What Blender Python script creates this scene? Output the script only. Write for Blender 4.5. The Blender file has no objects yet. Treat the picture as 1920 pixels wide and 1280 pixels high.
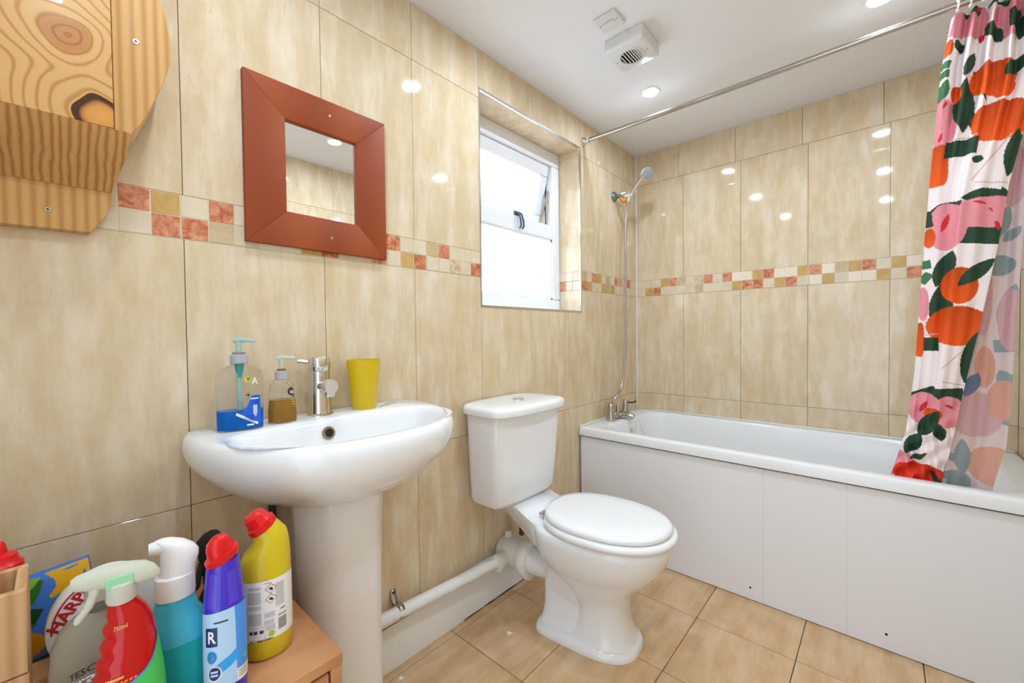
import bpy, bmesh, math, random
from mathutils import Vector, Matrix
random.seed(7)
S = bpy.context.scene
COL = S.collection
R = math.radians

# ------------------------------------------------------------------ camera, world, exposure
cam_d = bpy.data.cameras.new('camera'); cam = bpy.data.objects.new('camera', cam_d); COL.objects.link(cam)
cam_d.sensor_width = 36.0; cam_d.sensor_fit = 'HORIZONTAL'; cam_d.lens = 779.07 / 1920 * 36.0; cam_d.clip_start = 0.01
YAW, PITCH, ROLL = R(41.8368), R(-1.1816), R(-0.6475)
fw = Vector((-math.sin(YAW) * math.cos(PITCH), math.cos(YAW) * math.cos(PITCH), math.sin(PITCH)))
rt = Vector((math.cos(YAW), math.sin(YAW), 0)); up = rt.cross(fw)
rt, up = rt * math.cos(ROLL) + up * math.sin(ROLL), -rt * math.sin(ROLL) + up * math.cos(ROLL)
M = Matrix((rt, up, -fw)).transposed().to_4x4(); M.translation = Vector((1.2153, -2.5907, 1.1014))
cam.matrix_world = M
S.camera = cam
w = bpy.data.worlds.new('sky'); S.world = w; w.use_nodes = True
w.node_tree.nodes['Background'].inputs[0].default_value = (0.76, 0.88, 1.0, 1)
w.node_tree.nodes['Background'].inputs[1].default_value = 0.62
S.view_settings.view_transform = 'Standard'; S.view_settings.look = 'None'
S.view_settings.exposure = 1.98; S.view_settings.gamma = 1.0; S.view_settings.use_curve_mapping = False
LAMP_STRENGTH = 108.0      # radiance of each ceiling downlight lens
PANE_STRENGTH = 0.70        # daylight glowing in the frosted panes

# ------------------------------------------------------------------ materials
def mat(name, col=(.8, .8, .8), rough=.5, metal=0., spec=.5, trans=0., ior=1.45, coat=0., emit=None, alpha=1., sss=0.):
    m = bpy.data.materials.new(name); m.use_nodes = True
    b = m.node_tree.nodes['Principled BSDF']
    b.inputs['Base Color'].default_value = (*col, 1); b.inputs['Roughness'].default_value = rough
    b.inputs['Metallic'].default_value = metal; b.inputs['Specular IOR Level'].default_value = spec
    b.inputs['Transmission Weight'].default_value = trans; b.inputs['IOR'].default_value = ior
    b.inputs['Coat Weight'].default_value = coat; b.inputs['Alpha'].default_value = alpha
    if sss: b.inputs['Subsurface Weight'].default_value = sss; b.inputs['Subsurface Radius'].default_value = (.01, .01, .01)
    if emit: b.inputs['Emission Color'].default_value = (*emit[0], 1); b.inputs['Emission Strength'].default_value = emit[1]
    return m
def srgb(r, g, b):
    f = lambda c: (c / 255 / 12.92) if c / 255 <= .04045 else ((c / 255 + .055) / 1.055) ** 2.4
    return (f(r), f(g), f(b))
class NT:
    def __init__(s, m): s.t = m.node_tree; s.b = s.t.nodes['Principled BSDF']
    def n(s, ty, **kw):
        x = s.t.nodes.new(ty)
        for k, v in kw.items():
            if k.startswith('i_'):
                key = k[2:]; x.inputs[int(key) if key.isdigit() else key.replace('_', ' ')].default_value = v
            else: setattr(x, k, v)
        return x
    def l(s, a, b): s.t.links.new(a, b)
    def ramp(s, fac, stops):
        x = s.n('ShaderNodeValToRGB'); e = x.color_ramp.elements
        while len(e) < len(stops): e.new(.5)
        for el, (p, c) in zip(e, stops): el.position = p; el.color = (*c, 1)
        s.l(fac, x.inputs[0]); return x.outputs[0]
    def mix(s, fac, a, b, blend='MIX'):
        x = s.n('ShaderNodeMix', data_type='RGBA', blend_type=blend)
        if isinstance(fac, (int, float)): x.inputs[0].default_value = fac
        else: s.l(fac, x.inputs[0])
        for sock, v in ((x.inputs[6], a), (x.inputs[7], b)):
            if isinstance(v, tuple): sock.default_value = (*v, 1)
            else: s.l(v, sock)
        return x.outputs[2]
    def coords(s, scale, rnd=True, rot=(0, 0, 0)):
        tc = s.n('ShaderNodeTexCoord'); mp = s.n('ShaderNodeMapping'); mp.inputs['Scale'].default_value = scale
        mp.inputs['Rotation'].default_value = rot
        src = tc.outputs['Object']
        if rnd:
            oi = s.n('ShaderNodeObjectInfo'); ml = s.n('ShaderNodeMath', operation='MULTIPLY', i_1=37.0); s.l(oi.outputs['Random'], ml.inputs[0])
            cb = s.n('ShaderNodeCombineXYZ')
            for i in range(3): s.l(ml.outputs[0], cb.inputs[i])
            ad = s.n('ShaderNodeVectorMath', operation='ADD'); s.l(src, ad.inputs[0]); s.l(cb.outputs[0], ad.inputs[1]); src = ad.outputs[0]
        s.l(src, mp.inputs['Vector']); return mp.outputs[0]
    def noise(s, vec, scale, detail=4, rough=.55, dist=0.):
        x = s.n('ShaderNodeTexNoise'); x.inputs['Scale'].default_value = scale; x.inputs['Detail'].default_value = detail
        x.inputs['Roughness'].default_value = rough; x.inputs['Distortion'].default_value = dist; s.l(vec, x.inputs['Vector']); return x.outputs[0]
    def bump(s, h, strength, dist=.002):
        x = s.n('ShaderNodeBump'); x.inputs['Strength'].default_value = strength; x.inputs['Distance'].default_value = dist
        s.l(h, x.inputs['Height']); s.l(x.outputs[0], s.b.inputs['Normal'])

def travertine(name, cols, stretch, rough):
    m = mat(name, rough=rough); t = NT(m)
    v = t.coords(stretch); v2 = t.coords((1, 1, 1))
    a = t.noise(v, 13.0, 6, .66, .25); b = t.noise(v2, 9.0, 4, .6); c = t.noise(v, 42.0, 3, .6, .8)
    col = t.ramp(a, [(.30, cols[0]), (.46, cols[1]), (.56, cols[2]), (.72, cols[3])])
    warm = t.ramp(b, [(.35, cols[4]), (.65, (1, 1, 1))])
    col = t.mix(.55, col, warm, 'MULTIPLY')
    spk = t.ramp(c, [(.27, (.72, .56, .38)), (.34, (1, 1, 1))])
    col = t.mix(.34, col, spk, 'MULTIPLY')
    t.l(col, t.b.inputs['Base Color']); return m
WALLC = [srgb(212, 192, 158), srgb(218, 200, 168), srgb(225, 209, 182), srgb(232, 221, 199), srgb(246, 230, 205)]
MT_TILE = travertine('travertine_wall_tile', WALLC, (1.5, 1.5, .34), .055)
MT_FLOOR = travertine('beige_floor_tile', [srgb(196, 160, 118), srgb(208, 175, 134), srgb(214, 184, 145), srgb(221, 194, 158), srgb(240, 215, 190)], (1.7, .3, 1), .28)
MT_GROUT = mat('wall_grout', srgb(186, 158, 122), .9); MT_MGROUT = mat('cream_grout', srgb(228, 214, 192), .9); MT_FGROUT = mat('floor_grout', srgb(92, 72, 52), .9)
def mosaic(name, a, b, rough=.3, sc=22):
    m = mat(name, rough=rough); t = NT(m); v = t.coords((1, 1, 1)); n = t.noise(v, sc, 5, .65, 1.2)
    t.l(t.ramp(n, [(.38, a), (.62, b)]), t.b.inputs['Base Color']); return m
MOS = {'b': mosaic('beige_mosaic', srgb(214, 196, 166), srgb(224, 208, 180), sc=8), 'p': mosaic('pinkish_mosaic', srgb(214, 186, 160), srgb(226, 202, 178)),
       'l': mosaic('cream_mosaic', srgb(230, 214, 188), srgb(236, 222, 198), sc=8), 'g': mosaic('gold_mosaic', srgb(190, 148, 78), srgb(204, 168, 104), sc=10),
       'r': mosaic('red_marble_mosaic', srgb(180, 92, 56), srgb(222, 158, 120), sc=34), 't': mosaic('tan_mosaic', srgb(192, 166, 124), srgb(206, 184, 146), sc=10),
       's': mosaic('speckled_mosaic', srgb(190, 160, 120), srgb(226, 208, 178), sc=30)}
MT_CEIL = mat('ceiling_paint', srgb(236, 236, 238), .85)
MT_CERAMIC = mat('white_ceramic', srgb(238, 238, 238), .10, coat=.3)
MT_ACRYL = mat('white_acrylic', srgb(240, 240, 240), .16)
MT_PANEL = mat('white_bath_panel', srgb(240, 240, 242), .22)
MT_UPVC = mat('white_upvc', srgb(236, 238, 242), .25)
MT_WHITEPL = mat('white_plastic', srgb(238, 238, 236), .35)
MT_WPAINT = mat('white_gloss_paint', srgb(238, 237, 234), .35)
MT_CHROME = mat('chrome', (.72, .71, .70), .10, 1.0); MT_DULL = mat('dull_chrome', (.50, .47, .43), .25, 1.0)
MT_STEEL = mat('brushed_trim', (.66, .65, .64), .22, 1.0); MT_ROD = mat('rod_metal', (.50, .46, .41), .2, 1.0)
MT_DARK = mat('black_gap', (.012, .011, .010), .8); MT_BLACK = mat('black_rubber', (.02, .02, .02), .4)
MT_GREY = mat('grey_plastic', srgb(176, 178, 180), .3)
MT_MIRROR = mat('mirror_glass', (.93, .94, .93), .0, 1.0)
MT_BRASS = mat('screw_metal', (.62, .55, .38), .3, 1.0)
MT_SILIC = mat('white_sealant', srgb(238, 234, 226), .45)
MT_RED = mat('red_cap_plastic', srgb(222, 22, 24), .28, sss=.1); MT_YEL = mat('yellow_bottle_plastic', srgb(216, 192, 30), .32, sss=.15)
MT_CUP = mat('yellow_tumbler_plastic', srgb(222, 188, 4), .38)
MT_PURPLE = mat('violet_bottle_plastic', srgb(66, 44, 196), .22, coat=.3)
MT_LAB = mat('label_white', srgb(238, 236, 232), .4); MT_LABLB = mat('label_pale_blue', srgb(178, 212, 242), .35)
MT_LABB = mat('label_blue', srgb(76, 150, 236), .35); MT_LABSKY = mat('label_sky', srgb(50, 164, 238), .35); MT_NAVY = mat('label_navy', srgb(26, 40, 104), .4)
MT_INK = mat('ink_dark', srgb(50, 46, 48), .6); MT_INKG = mat('ink_grey', srgb(196, 195, 193), .6); MT_INKG2 = mat('ink_mid_grey', srgb(150, 148, 146), .6)
MT_INKR = mat('ink_red', srgb(206, 92, 92), .6); MT_INKRED = mat('ink_deep_red', srgb(190, 24, 36), .5); MT_GREEN = mat('label_green', srgb(72, 194, 88), .4)
MT_INKY = mat('ink_yellow', srgb(236, 186, 92), .5); MT_INKO = mat('ink_orange', srgb(240, 140, 40), .5); MT_LIME = mat('label_lime', srgb(172, 206, 62), .4)
MT_WHITEINK = mat('ink_white', srgb(244, 244, 244), .4); MT_YSTICK = mat('sticker_yellow', srgb(232, 214, 50), .4)
def wood(name, a, b, c, scale=(1, 1, 1), wscale=9, dist=3.0, rough=.35, direction='Y'):
    m = mat(name, rough=rough, spec=.35, coat=.15 if rough < .4 else 0.); t = NT(m); v = t.coords(scale)
    x = t.n('ShaderNodeTexWave', wave_type='BANDS', bands_direction=direction); x.inputs['Scale'].default_value = wscale; x.inputs['Distortion'].default_value = dist
    x.inputs['Detail'].default_value = 3; x.inputs['Detail Scale'].default_value = 1.2; t.l(v, x.inputs['Vector'])
    n = t.noise(v, 3, 3); col = t.ramp(x.outputs[0], [(.0, a), (.45, b), (1., c)])
    t.l(t.mix(.3, col, t.ramp(n, [(.3, (.75, .7, .65)), (.7, (1, 1, 1))]), 'MULTIPLY'), t.b.inputs['Base Color']); return m
PINE = (srgb(216, 170, 108), srgb(211, 163, 100), srgb(192, 140, 80))
MT_PINE = wood('varnished_pine', PINE[0], PINE[1], PINE[2], (1, 1, .06), 18, 2.5)
MT_PINEX = wood('varnished_pine_end', PINE[0], PINE[1], srgb(182, 126, 70), (.5, 1, .12), 27, 3.6)
MT_CAB = wood('tan_wood', srgb(206, 150, 104), srgb(198, 142, 96), srgb(188, 130, 86), (1, .1, 1), 20, 2, .38)
MT_CRATE = wood('pale_box_wood', srgb(226, 184, 138), srgb(216, 170, 122), srgb(206, 156, 108), (1, 1, .1), 20, 2, .45)
MT_MAHOG = wood('reddish_frame_wood', srgb(158, 76, 34), srgb(152, 70, 30), srgb(144, 64, 27), (.15, .15, .15), 10, 4, .5)
def knotty():
    m = mat('knotty_pine', rough=.32, coat=.2); t = NT(m)
    tc = t.n('ShaderNodeTexCoord'); nz = t.noise(tc.outputs['Object'], 9, 2, .5); 
    sub = t.n('ShaderNodeVectorMath', operation='SCALE'); sub.inputs[3].default_value = .05
    nzc = t.n('ShaderNodeTexNoise'); nzc.inputs['Scale'].default_value = 9; nzc.inputs['Detail'].default_value = 1.5; t.l(tc.outputs['Object'], nzc.inputs['Vector']); t.l(nzc.outputs[1], sub.inputs[0])
    ad = t.n('ShaderNodeVectorMath', operation='ADD'); t.l(tc.outputs['Object'], ad.inputs[0]); t.l(sub.outputs[0], ad.inputs[1])
    def dist(c, sc):
        s = t.n('ShaderNodeVectorMath', operation='SUBTRACT', i_1=(0, c[0] + .025, c[1] + .025)); t.l(ad.outputs[0], s.inputs[0])
        q = t.n('ShaderNodeVectorMath', operation='MULTIPLY', i_1=(0, sc[0], sc[1])); t.l(s.outputs[0], q.inputs[0])
        l = t.n('ShaderNodeVectorMath', operation='LENGTH'); t.l(q.outputs[0], l.inputs[0]); return l.outputs['Value']
    d1 = dist((-2.561, 1.630), (1.0, 1.15)); d2 = dist((-2.516, 1.510), (1.0, .9))
    mn = t.n('ShaderNodeMath', operation='SMOOTH_MIN'); mn.inputs[2].default_value = .04; t.l(d1, mn.inputs[0]); t.l(d2, mn.inputs[1])
    ml = t.n('ShaderNodeMath', operation='MULTIPLY', i_1=380.0); t.l(mn.outputs[0], ml.inputs[0])
    sn = t.n('ShaderNodeMath', operation='SINE'); t.l(ml.outputs[0], sn.inputs[0])
    rings = t.ramp(sn.outputs[0], [(.0, srgb(216, 170, 108)), (.6, srgb(212, 163, 100)), (.95, srgb(190, 136, 76))])
    k1 = t.ramp(d1, [(.012, srgb(196, 134, 66)), (.034, srgb(204, 142, 72)), (.040, (1, 1, 1))])
    col = t.mix(.6, rings, k1, 'MULTIPLY')
    inner = t.ramp(d2, [(.0, srgb(222, 160, 84)), (.022, srgb(214, 146, 70)), (.0265, srgb(70, 30, 16)), (.040, srgb(84, 36, 20))])
    fac = t.n('ShaderNodeMath', operation='LESS_THAN', i_1=.0335); t.l(d2, fac.inputs[0])
    col = t.mix(fac.outputs[0], col, inner)
    t.l(col, t.b.inputs['Base Color']); return m
MT_KNOT = knotty()
MT_CLEAR = mat('clear_bottle_plastic', (.93, .94, .94), .04, trans=1.0, ior=1.13)
MT_CLEARG = mat('clear_grey_plastic', srgb(206, 196, 176), .12, trans=.75, ior=1.06)
MT_BLUELIQ = mat('blue_soap', srgb(16, 124, 226), .08, trans=.25, ior=1.2); MT_HONEY = mat('amber_soap', srgb(198, 150, 66), .08, trans=.45, ior=1.15)
MT_TEAL = mat('teal_bottle', srgb(72, 190, 216), .08, trans=.05, ior=1.15, coat=.4); MT_TEALQ = mat('teal_liquid', srgb(40, 174, 180), .1, trans=.05, ior=1.1)
MT_REDB = mat('red_bottle', srgb(206, 26, 26), .08, trans=.15, ior=1.2, coat=.5)
MT_PALE = mat('pale_trigger_plastic', srgb(226, 226, 208), .3, trans=.25, ior=1.1, sss=.2); MT_MINT = mat('mint_plastic', srgb(160, 214, 172), .3)
MT_AQUA = mat('aqua_tube_plastic', srgb(196, 226, 220), .2, trans=.35, ior=1.1)
MT_SMOKE = mat('smoky_dark_plastic', srgb(52, 50, 42), .12, trans=.2, ior=1.1)
MT_GREEN_OX = mat('verdigris_metal', srgb(122, 134, 124), .35, .6); MT_ORANGE = mat('orange_sealant', srgb(232, 138, 20), .4)
MT_ROSE = mat('rose_grey', srgb(150, 152, 152), .35)
MT_HANDLE = mat('slate_handle', srgb(62, 76, 104), .3)

# ------------------------------------------------------------------ mesh helpers
def mesh(name, verts, faces, mats=None, smooth=None, fm=None):
    me = bpy.data.meshes.new(name); me.from_pydata([tuple(v) for v in verts], [], faces)
    for m in (mats or []): me.materials.append(m)
    if fm:
        for p, i in zip(me.polygons, fm): p.material_index = i
    bm = bmesh.new(); bm.from_mesh(me); bmesh.ops.recalc_face_normals(bm, faces=bm.faces); bm.to_mesh(me); bm.free()
    if smooth is not None:
        me.polygons.foreach_set('use_smooth', [True] * len(me.polygons)); me.set_sharp_from_angle(angle=R(smooth))
    me.update(); return me
def obj(name, me, parent=None, label=None, loc=None):
    o = bpy.data.objects.new(name, me); COL.objects.link(o)
    if parent is not None: o.parent = parent
    if label: o['label'] = label
    if loc: o.location = loc
    return o
def thing(name, label, cat, loc=(0, 0, 0), rz=0, group=None):
    o = bpy.data.objects.new(name, None); COL.objects.link(o); o.empty_display_size = .05
    o.location = loc; o.rotation_euler = (0, 0, rz); tag(o, label, cat, group); return o
def tag(o, label, cat, group=None, kind=None):
    o['label'] = label; o['category'] = cat
    if group: o['group'] = group
    if kind: o['kind'] = kind
    return o
def box(x0, x1, y0, y1, z0, z1, bev=0., seg=2, m=None, name='box'):
    bm = bmesh.new(); vs = [bm.verts.new((x, y, z)) for x in (x0, x1) for y in (y0, y1) for z in (z0, z1)]
    for f in ((0, 1, 3, 2), (4, 6, 7, 5), (0, 4, 5, 1), (2, 3, 7, 6), (0, 2, 6, 4), (1, 5, 7, 3)): bm.faces.new([vs[i] for i in f])
    bmesh.ops.recalc_face_normals(bm, faces=bm.faces)
    if bev: bmesh.ops.bevel(bm, geom=bm.edges[:], offset=bev, segments=seg, profile=.5, affect='EDGES')
    me = bpy.data.meshes.new(name); bm.to_mesh(me); bm.free()
    if m: me.materials.append(m)
    if bev: me.polygons.foreach_set('use_smooth', [max(abs(c) for c in p.normal) < .999 for p in me.polygons])
    return me
def merge(meshes, m=None):
    bm = bmesh.new()
    for x in meshes: bm.from_mesh(x)
    me = bpy.data.meshes.new('part'); bm.to_mesh(me); bm.free()
    if m: me.materials.append(m)
    me.set_sharp_from_angle(angle=R(50)); return me
def loft(loops, m, cap0=True, cap1=True, closed=True, smooth=45):
    n = len(loops[0]); V = [p for l in loops for p in l]; F = []
    for i in range(len(loops) - 1):
        for j in range(n if closed else n - 1):
            a, b = i * n + j, i * n + (j + 1) % n; F.append((a, b, b + n, a + n))
    if cap0: F.append(tuple(range(n)))
    if cap1: F.append(tuple(range((len(loops) - 1) * n, len(loops) * n)))
    return mesh('loft', V, F, [m], smooth)
def sup(n, rx, ry, e=2., cx=0, cy=0, z=0):
    out = []
    for k in range(n):
        a = 2 * math.pi * k / n; c, s = math.cos(a), math.sin(a)
        out.append(Vector((cx + rx * math.copysign(abs(c) ** (2 / e), c), cy + ry * math.copysign(abs(s) ** (2 / e), s), z)))
    return out
def lathe(prof, m, n=32, axis='Z', org=(0, 0, 0), smooth=40):
    loops = []
    for r, h in prof:
        l = []
        for k in range(n):
            a = 2 * math.pi * k / n; c, s = r * math.cos(a), r * math.sin(a)
            p = {'Z': (c, s, h), 'X': (h, c, s), 'Y': (s, h, c)}[axis]; l.append(Vector(p) + Vector(org))
        loops.append(l)
    return loft(loops, m, prof[0][0] > 1e-6, prof[-1][0] > 1e-6, True, smooth)
def spline(pts, sub=8):
    P = [Vector(p) for p in pts]; P = [2 * P[0] - P[1]] + P + [2 * P[-1] - P[-2]]; out = []
    for i in range(1, len(P) - 2):
        for k in range(sub):
            t = k / sub; a, b, c, d = P[i - 1:i + 3]
            out.append(.5 * ((2 * b) + (c - a) * t + (2 * a - 5 * b + 4 * c - d) * t * t + (3 * b - a - 3 * c + d) * t ** 3))
    out.append(P[-2]); return out
def tube(pts, r, m, n=12, caps=True, smooth=60, flat=1.0):
    P = [Vector(p) for p in pts]; loops = []; u = None
    for i, p in enumerate(P):
        t = (P[min(i + 1, len(P) - 1)] - P[max(i - 1, 0)]).normalized()
        if u is None: u = t.orthogonal().normalized()
        u = (u - t * u.dot(t)).normalized(); v = t.cross(u); rr = r[i] if isinstance(r, (list, tuple)) else r
        loops.append([p + (u * math.cos(2 * math.pi * k / n) + v * flat * math.sin(2 * math.pi * k / n)) * rr for k in range(n)])
    return loft(loops, m, caps, caps, True, smooth)
def prism(poly, h0, h1, plane, m, bev=0.):
    """poly in 2D extruded between h0,h1; plane 'X': (y,z) at x, 'Y': (x,z) at y, 'Z': (x,y) at z"""
    f = {'X': lambda a, b, h: (h, a, b), 'Y': lambda a, b, h: (a, h, b), 'Z': lambda a, b, h: (a, b, h)}[plane]
    bm = bmesh.new(); A = [bm.verts.new(f(a, b, h0)) for a, b in poly]; B = [bm.verts.new(f(a, b, h1)) for a, b in poly]; n = len(poly)
    bm.faces.new(A); top = bm.faces.new(B[::-1])
    for i in range(n): bm.faces.new((A[i], A[(i + 1) % n], B[(i + 1) % n], B[i]))
    bmesh.ops.recalc_face_normals(bm, faces=bm.faces)
    if bev: bmesh.ops.bevel(bm, geom=[e for e in bm.edges if all(v in B for v in e.verts)], offset=bev, segments=2, profile=.5, affect='EDGES')
    me = bpy.data.meshes.new('prism'); bm.to_mesh(me); bm.free(); me.materials.append(m)
    ax = 'XYZ'.index(plane); me.polygons.foreach_set('use_smooth', [abs(p.normal[ax]) < .999 for p in me.polygons]); me.set_sharp_from_angle(angle=R(35)); return me
def text_mesh(s, size, m, fn, bold=0., shear=0., align='CENTER'):
    c = bpy.data.curves.new('lettering', 'FONT'); c.body = s; c.size = size; c.align_x = align; c.align_y = 'CENTER'; c.offset = bold * size; c.shear = shear; c.resolution_u = 2
    o = bpy.data.objects.new('lettering', c); COL.objects.link(o); bpy.context.view_layer.update()
    me = bpy.data.meshes.new_from_object(o.evaluated_get(bpy.context.evaluated_depsgraph_get()))
    bpy.data.objects.remove(o); bpy.data.curves.remove(c)
    for v in me.vertices: v.co = fn(v.co.x, v.co.y)
    me.materials.clear(); me.materials.append(m); me.update(); return me
class Bottle:
    """vertical loft: sections (z, rx, ry, cx, cy, e); theta 0 = +X, 90 = +Y"""
    def __init__(s, secs): s.s = [tuple(q) + (0, 0, 2.)[len(q) - 3:] if len(q) < 6 else tuple(q) for q in secs]
    def at(s, z):
        q = s.s
        if z <= q[0][0]: return q[0]
        for a, b in zip(q, q[1:]):
            if a[0] <= z <= b[0]:
                t = (z - a[0]) / max(b[0] - a[0], 1e-9); return tuple(x + (y - x) * t for x, y in zip(a, b))
        return q[-1]
    def pt(s, th, z, off=0.):
        _, rx, ry, cx, cy, e = s.at(z); c, k = math.cos(th), math.sin(th); rx += off; ry += off
        return Vector((cx + rx * math.copysign(abs(c) ** (2 / e), c), cy + ry * math.copysign(abs(k) ** (2 / e), k), z))
    def mesh(s, m, n=36, z0=None, z1=None, off=0.):
        zs = [q[0] for q in s.s]; z0 = zs[0] if z0 is None else z0; z1 = zs[-1] if z1 is None else z1
        zz = [z0] + [z for z in zs if z0 < z < z1] + [z1]
        return loft([[s.pt(2 * math.pi * k / n, z, off) for k in range(n)] for z in zz], m)
    def patch(s, m, t0, t1, z0, z1, off=.0006, nt=14, nz=8, top=None):
        V, F = [], []
        for i in range(nz + 1):
            for j in range(nt + 1):
                th = t0 + (t1 - t0) * j / nt; zt = z1 if top is None else z1 + top(j / nt)
                V.append(s.pt(th, z0 + (zt - z0) * i / nz, off))
        for i in range(nz):
            for j in range(nt): a = i * (nt + 1) + j; F.append((a, a + 1, a + nt + 2, a + nt + 1))
        return mesh('label', V, F, [m], 60)
    def fn(s, th0, zc, off=.0012, rot=0., rad=None):
        r = rad or max(s.at(zc)[2], s.at(zc)[1])
        cr, sr = math.cos(rot), math.sin(rot)
        return lambda u, v: s.pt(th0 + (u * cr - v * sr) / r, zc + u * sr + v * cr, off)
    def poly(s, pts, m, th0, zc, off=.001, rot=0.):
        f = s.fn(th0, zc, off, rot); return mesh('mark', [f(u, v) for u, v in pts], [tuple(range(len(pts)))], [m])
def circ(r, n=20, cx=0, cy=0, sy=1.): return [(cx + r * math.cos(2 * math.pi * k / n), cy + sy * r * math.sin(2 * math.pi * k / n)) for k in range(n)]

# ------------------------------------------------------------------ room shell
XR, YR, ZC = 1.62, -2.92, 2.238
ZR = [.08, .704, 1.328, 1.430, 2.045, 2.238]                 # tile row joints
def struct(name, me, label, cat): return tag(obj(name, me), label, cat, kind='structure')
floor = struct('floor', box(-.02, XR + .02, YR - .02, .02, -.06, -.008, m=MT_FGROUT), 'beige tiled bathroom floor with thin dark joints', 'floor')
ceiling = struct('ceiling', box(-.2, XR + .15, YR - .1, .15, ZC, ZC + .06, m=MT_CEIL), 'flat white painted bathroom ceiling', 'ceiling')
W0, W1, WZ0, WZ1 = -1.418, -.672, 1.212, 2.083              # window opening on the left wall
T = .010
def rects_minus(r, hole):
    y0, y1, z0, z1 = r; a0, a1, b0, b1 = hole
    if a1 <= y0 or a0 >= y1 or b1 <= z0 or b0 >= z1: return [r]
    out = []
    if y0 < a0: out.append((y0, a0, z0, z1)); y0 = a0
    if y1 > a1: out.append((a1, y1, z0, z1)); y1 = a1
    if z0 < b0: out.append((y0, y1, z0, b0))
    if z1 > b1: out.append((y0, y1, b1, z1))
    return out
wl = [box(-.30, -T - .002, r[0], r[1], r[2], r[3]) for r in rects_minus((YR, .0, -.05, ZC), (W0, W1, WZ0, WZ1))]
wall_left = struct('wall_left', merge(wl, MT_GROUT), 'cream travertine tiled wall with window, mirror and mosaic border', 'wall')
wall_back = struct('wall_back', box(-.02, XR + .02, T + .002, .12, -.05, ZC, m=MT_GROUT), 'cream travertine tiled wall behind the bath with mosaic border', 'wall')
wall_right = struct('wall_right', box(XR + T + .002, XR + .12, YR, .05, -.05, ZC, m=MT_GROUT), 'cream tiled wall at the foot of the bath', 'wall')
wall_rear = struct('wall_rear', merge([box(-.05, .72, YR - .1, YR, -.05, ZC), box(1.52, XR + .1, YR - .1, YR, -.05, ZC), box(.72, 1.52, YR - .1, YR, 2.02, ZC)], mat('painted_rear_wall', srgb(238, 237, 235), .6)), 'plain pale wall with open doorway behind the viewpoint', 'wall')
G = .0008
cache = {}
def tile_left(rs, parent, m, plane='X', name='tile', g=G, proud=0., at=0.):
    """rs: rectangles (a0,a1,z0,z1) of ONE tile on the plane; mesh is centred on its first corner"""
    a0 = min(r[0] for r in rs); z0 = min(r[2] for r in rs); A1 = max(r[1] for r in rs); Z1 = max(r[3] for r in rs)
    key = (plane, m.name, tuple(tuple(round(v, 4) for v in (r[0] - a0, r[1] - a0, r[2] - z0, r[3] - z0)) for r in rs), round(proud, 4))
    if key not in cache:
        ms = []
        for r in rs:
            b = [r[0] - a0 + (g if r[0] == a0 else 0), r[1] - a0 - (g if r[1] == A1 else 0), r[2] - z0 + (g if r[2] == z0 else 0), r[3] - z0 - (g if r[3] == Z1 else 0)]
            if plane == 'X': ms.append(box(-T - .002, proud, *b))
            elif plane == 'X-': ms.append(box(-proud, T + .002, *b))
            else: ms.append(box(b[0], b[1], -proud, T + .002, b[2], b[3]))
        me = merge(ms, m) if len(ms) > 1 else ms[0]
        if len(ms) == 1:
            bm = bmesh.new(); bm.from_mesh(me); bmesh.ops.bevel(bm, geom=bm.edges[:], offset=.0004, segments=1, affect='EDGES'); bm.to_mesh(me); bm.free(); me.materials.clear(); me.materials.append(m)
        cache[key] = me
    loc = (at, a0, z0) if plane[0] == 'X' else (a0, at, z0)
    return obj(name, cache[key], parent, loc=loc)
colsL = [0, -.161, -.477, -.793, -1.104, -1.418, -1.735, -2.048, -2.374, -2.690, YR]
for r in range(5):
    if r == 2: continue
    for a, b in zip(colsL, colsL[1:]):
        rs = rects_minus((b, a, ZR[r], ZR[r + 1]), (W0, W1, WZ0, WZ1))
        if rs: tile_left(rs, wall_left, MT_TILE)
for a, b in zip(colsL, colsL[1:]): tile_left([(b, a, .0, .08)], wall_left, MT_TILE)
colsB = [0, .303, .617, .925, 1.234, 1.546, XR]
colsT = [0, .275, .59, .900, 1.21, 1.52, XR]
for r in range(5):
    if r == 2: continue
    cc = colsT if r == 4 else colsB
    for a, b in zip(cc, cc[1:]): tile_left([(a, b, ZR[r], ZR[r + 1])], wall_back, MT_TILE, 'Y')
colsR = [0, -.316, -.632, -.948, -1.264, -1.58, -1.896, -2.212, -2.528, YR]
ZRR = [.08, .704, 1.328, 1.952, 2.238]
for r in range(4):
    for a, b in zip(colsR, colsR[1:]): tile_left([(b, a, ZRR[r], ZRR[r + 1])], wall_right, MT_TILE, 'X-', at=XR)
# mosaic border, every piece its own object
ZM0, ZMm, ZM1 = 1.3285, 1.3792, 1.4298
def mos_row(parent, edges, top, bot, plane, at=0., lim=None):
    for codes, z0, z1 in ((top, ZMm, ZM1), (bot, ZM0, ZMm)):
        for i, c in enumerate(codes):
            a0, a1 = edges[i], edges[i + 1]
            if a1 - a0 < .008: continue
            a0, a1 = round(a0, 4), round(a1, 4)
            tile_left([(a0, a0 + round(a1 - a0, 3), z0, z1)], parent, MOS[c], plane, 'mosaic_tile', .0012, random.choice((0., .0006)), at)
eL = [-2.485 + .05335 * (i - 8) for i in range(29)]; eL[-1] = W0
mos_row(wall_left, eL, 'bbtbbrbb' + 'rgbrbbtbgbbbrbbtrbbb', 'bgbbtbbb' + 'brrtbllgrbbrbgrbbsbr', 'X')
eL2 = [W1] + [-.611 + .0525 * i for i in range(12)]; eL2[-1] = -.032; eL2 = eL2[:12] + [-.0]
mos_row(wall_left, eL2, 'tbrgbtbrtbrb', 'rgbbgtgbbbbb', 'X')
eB = [.001] + [.061 + .0512 * i for i in range(31)]; eB = eB[:31] + [XR]
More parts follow.
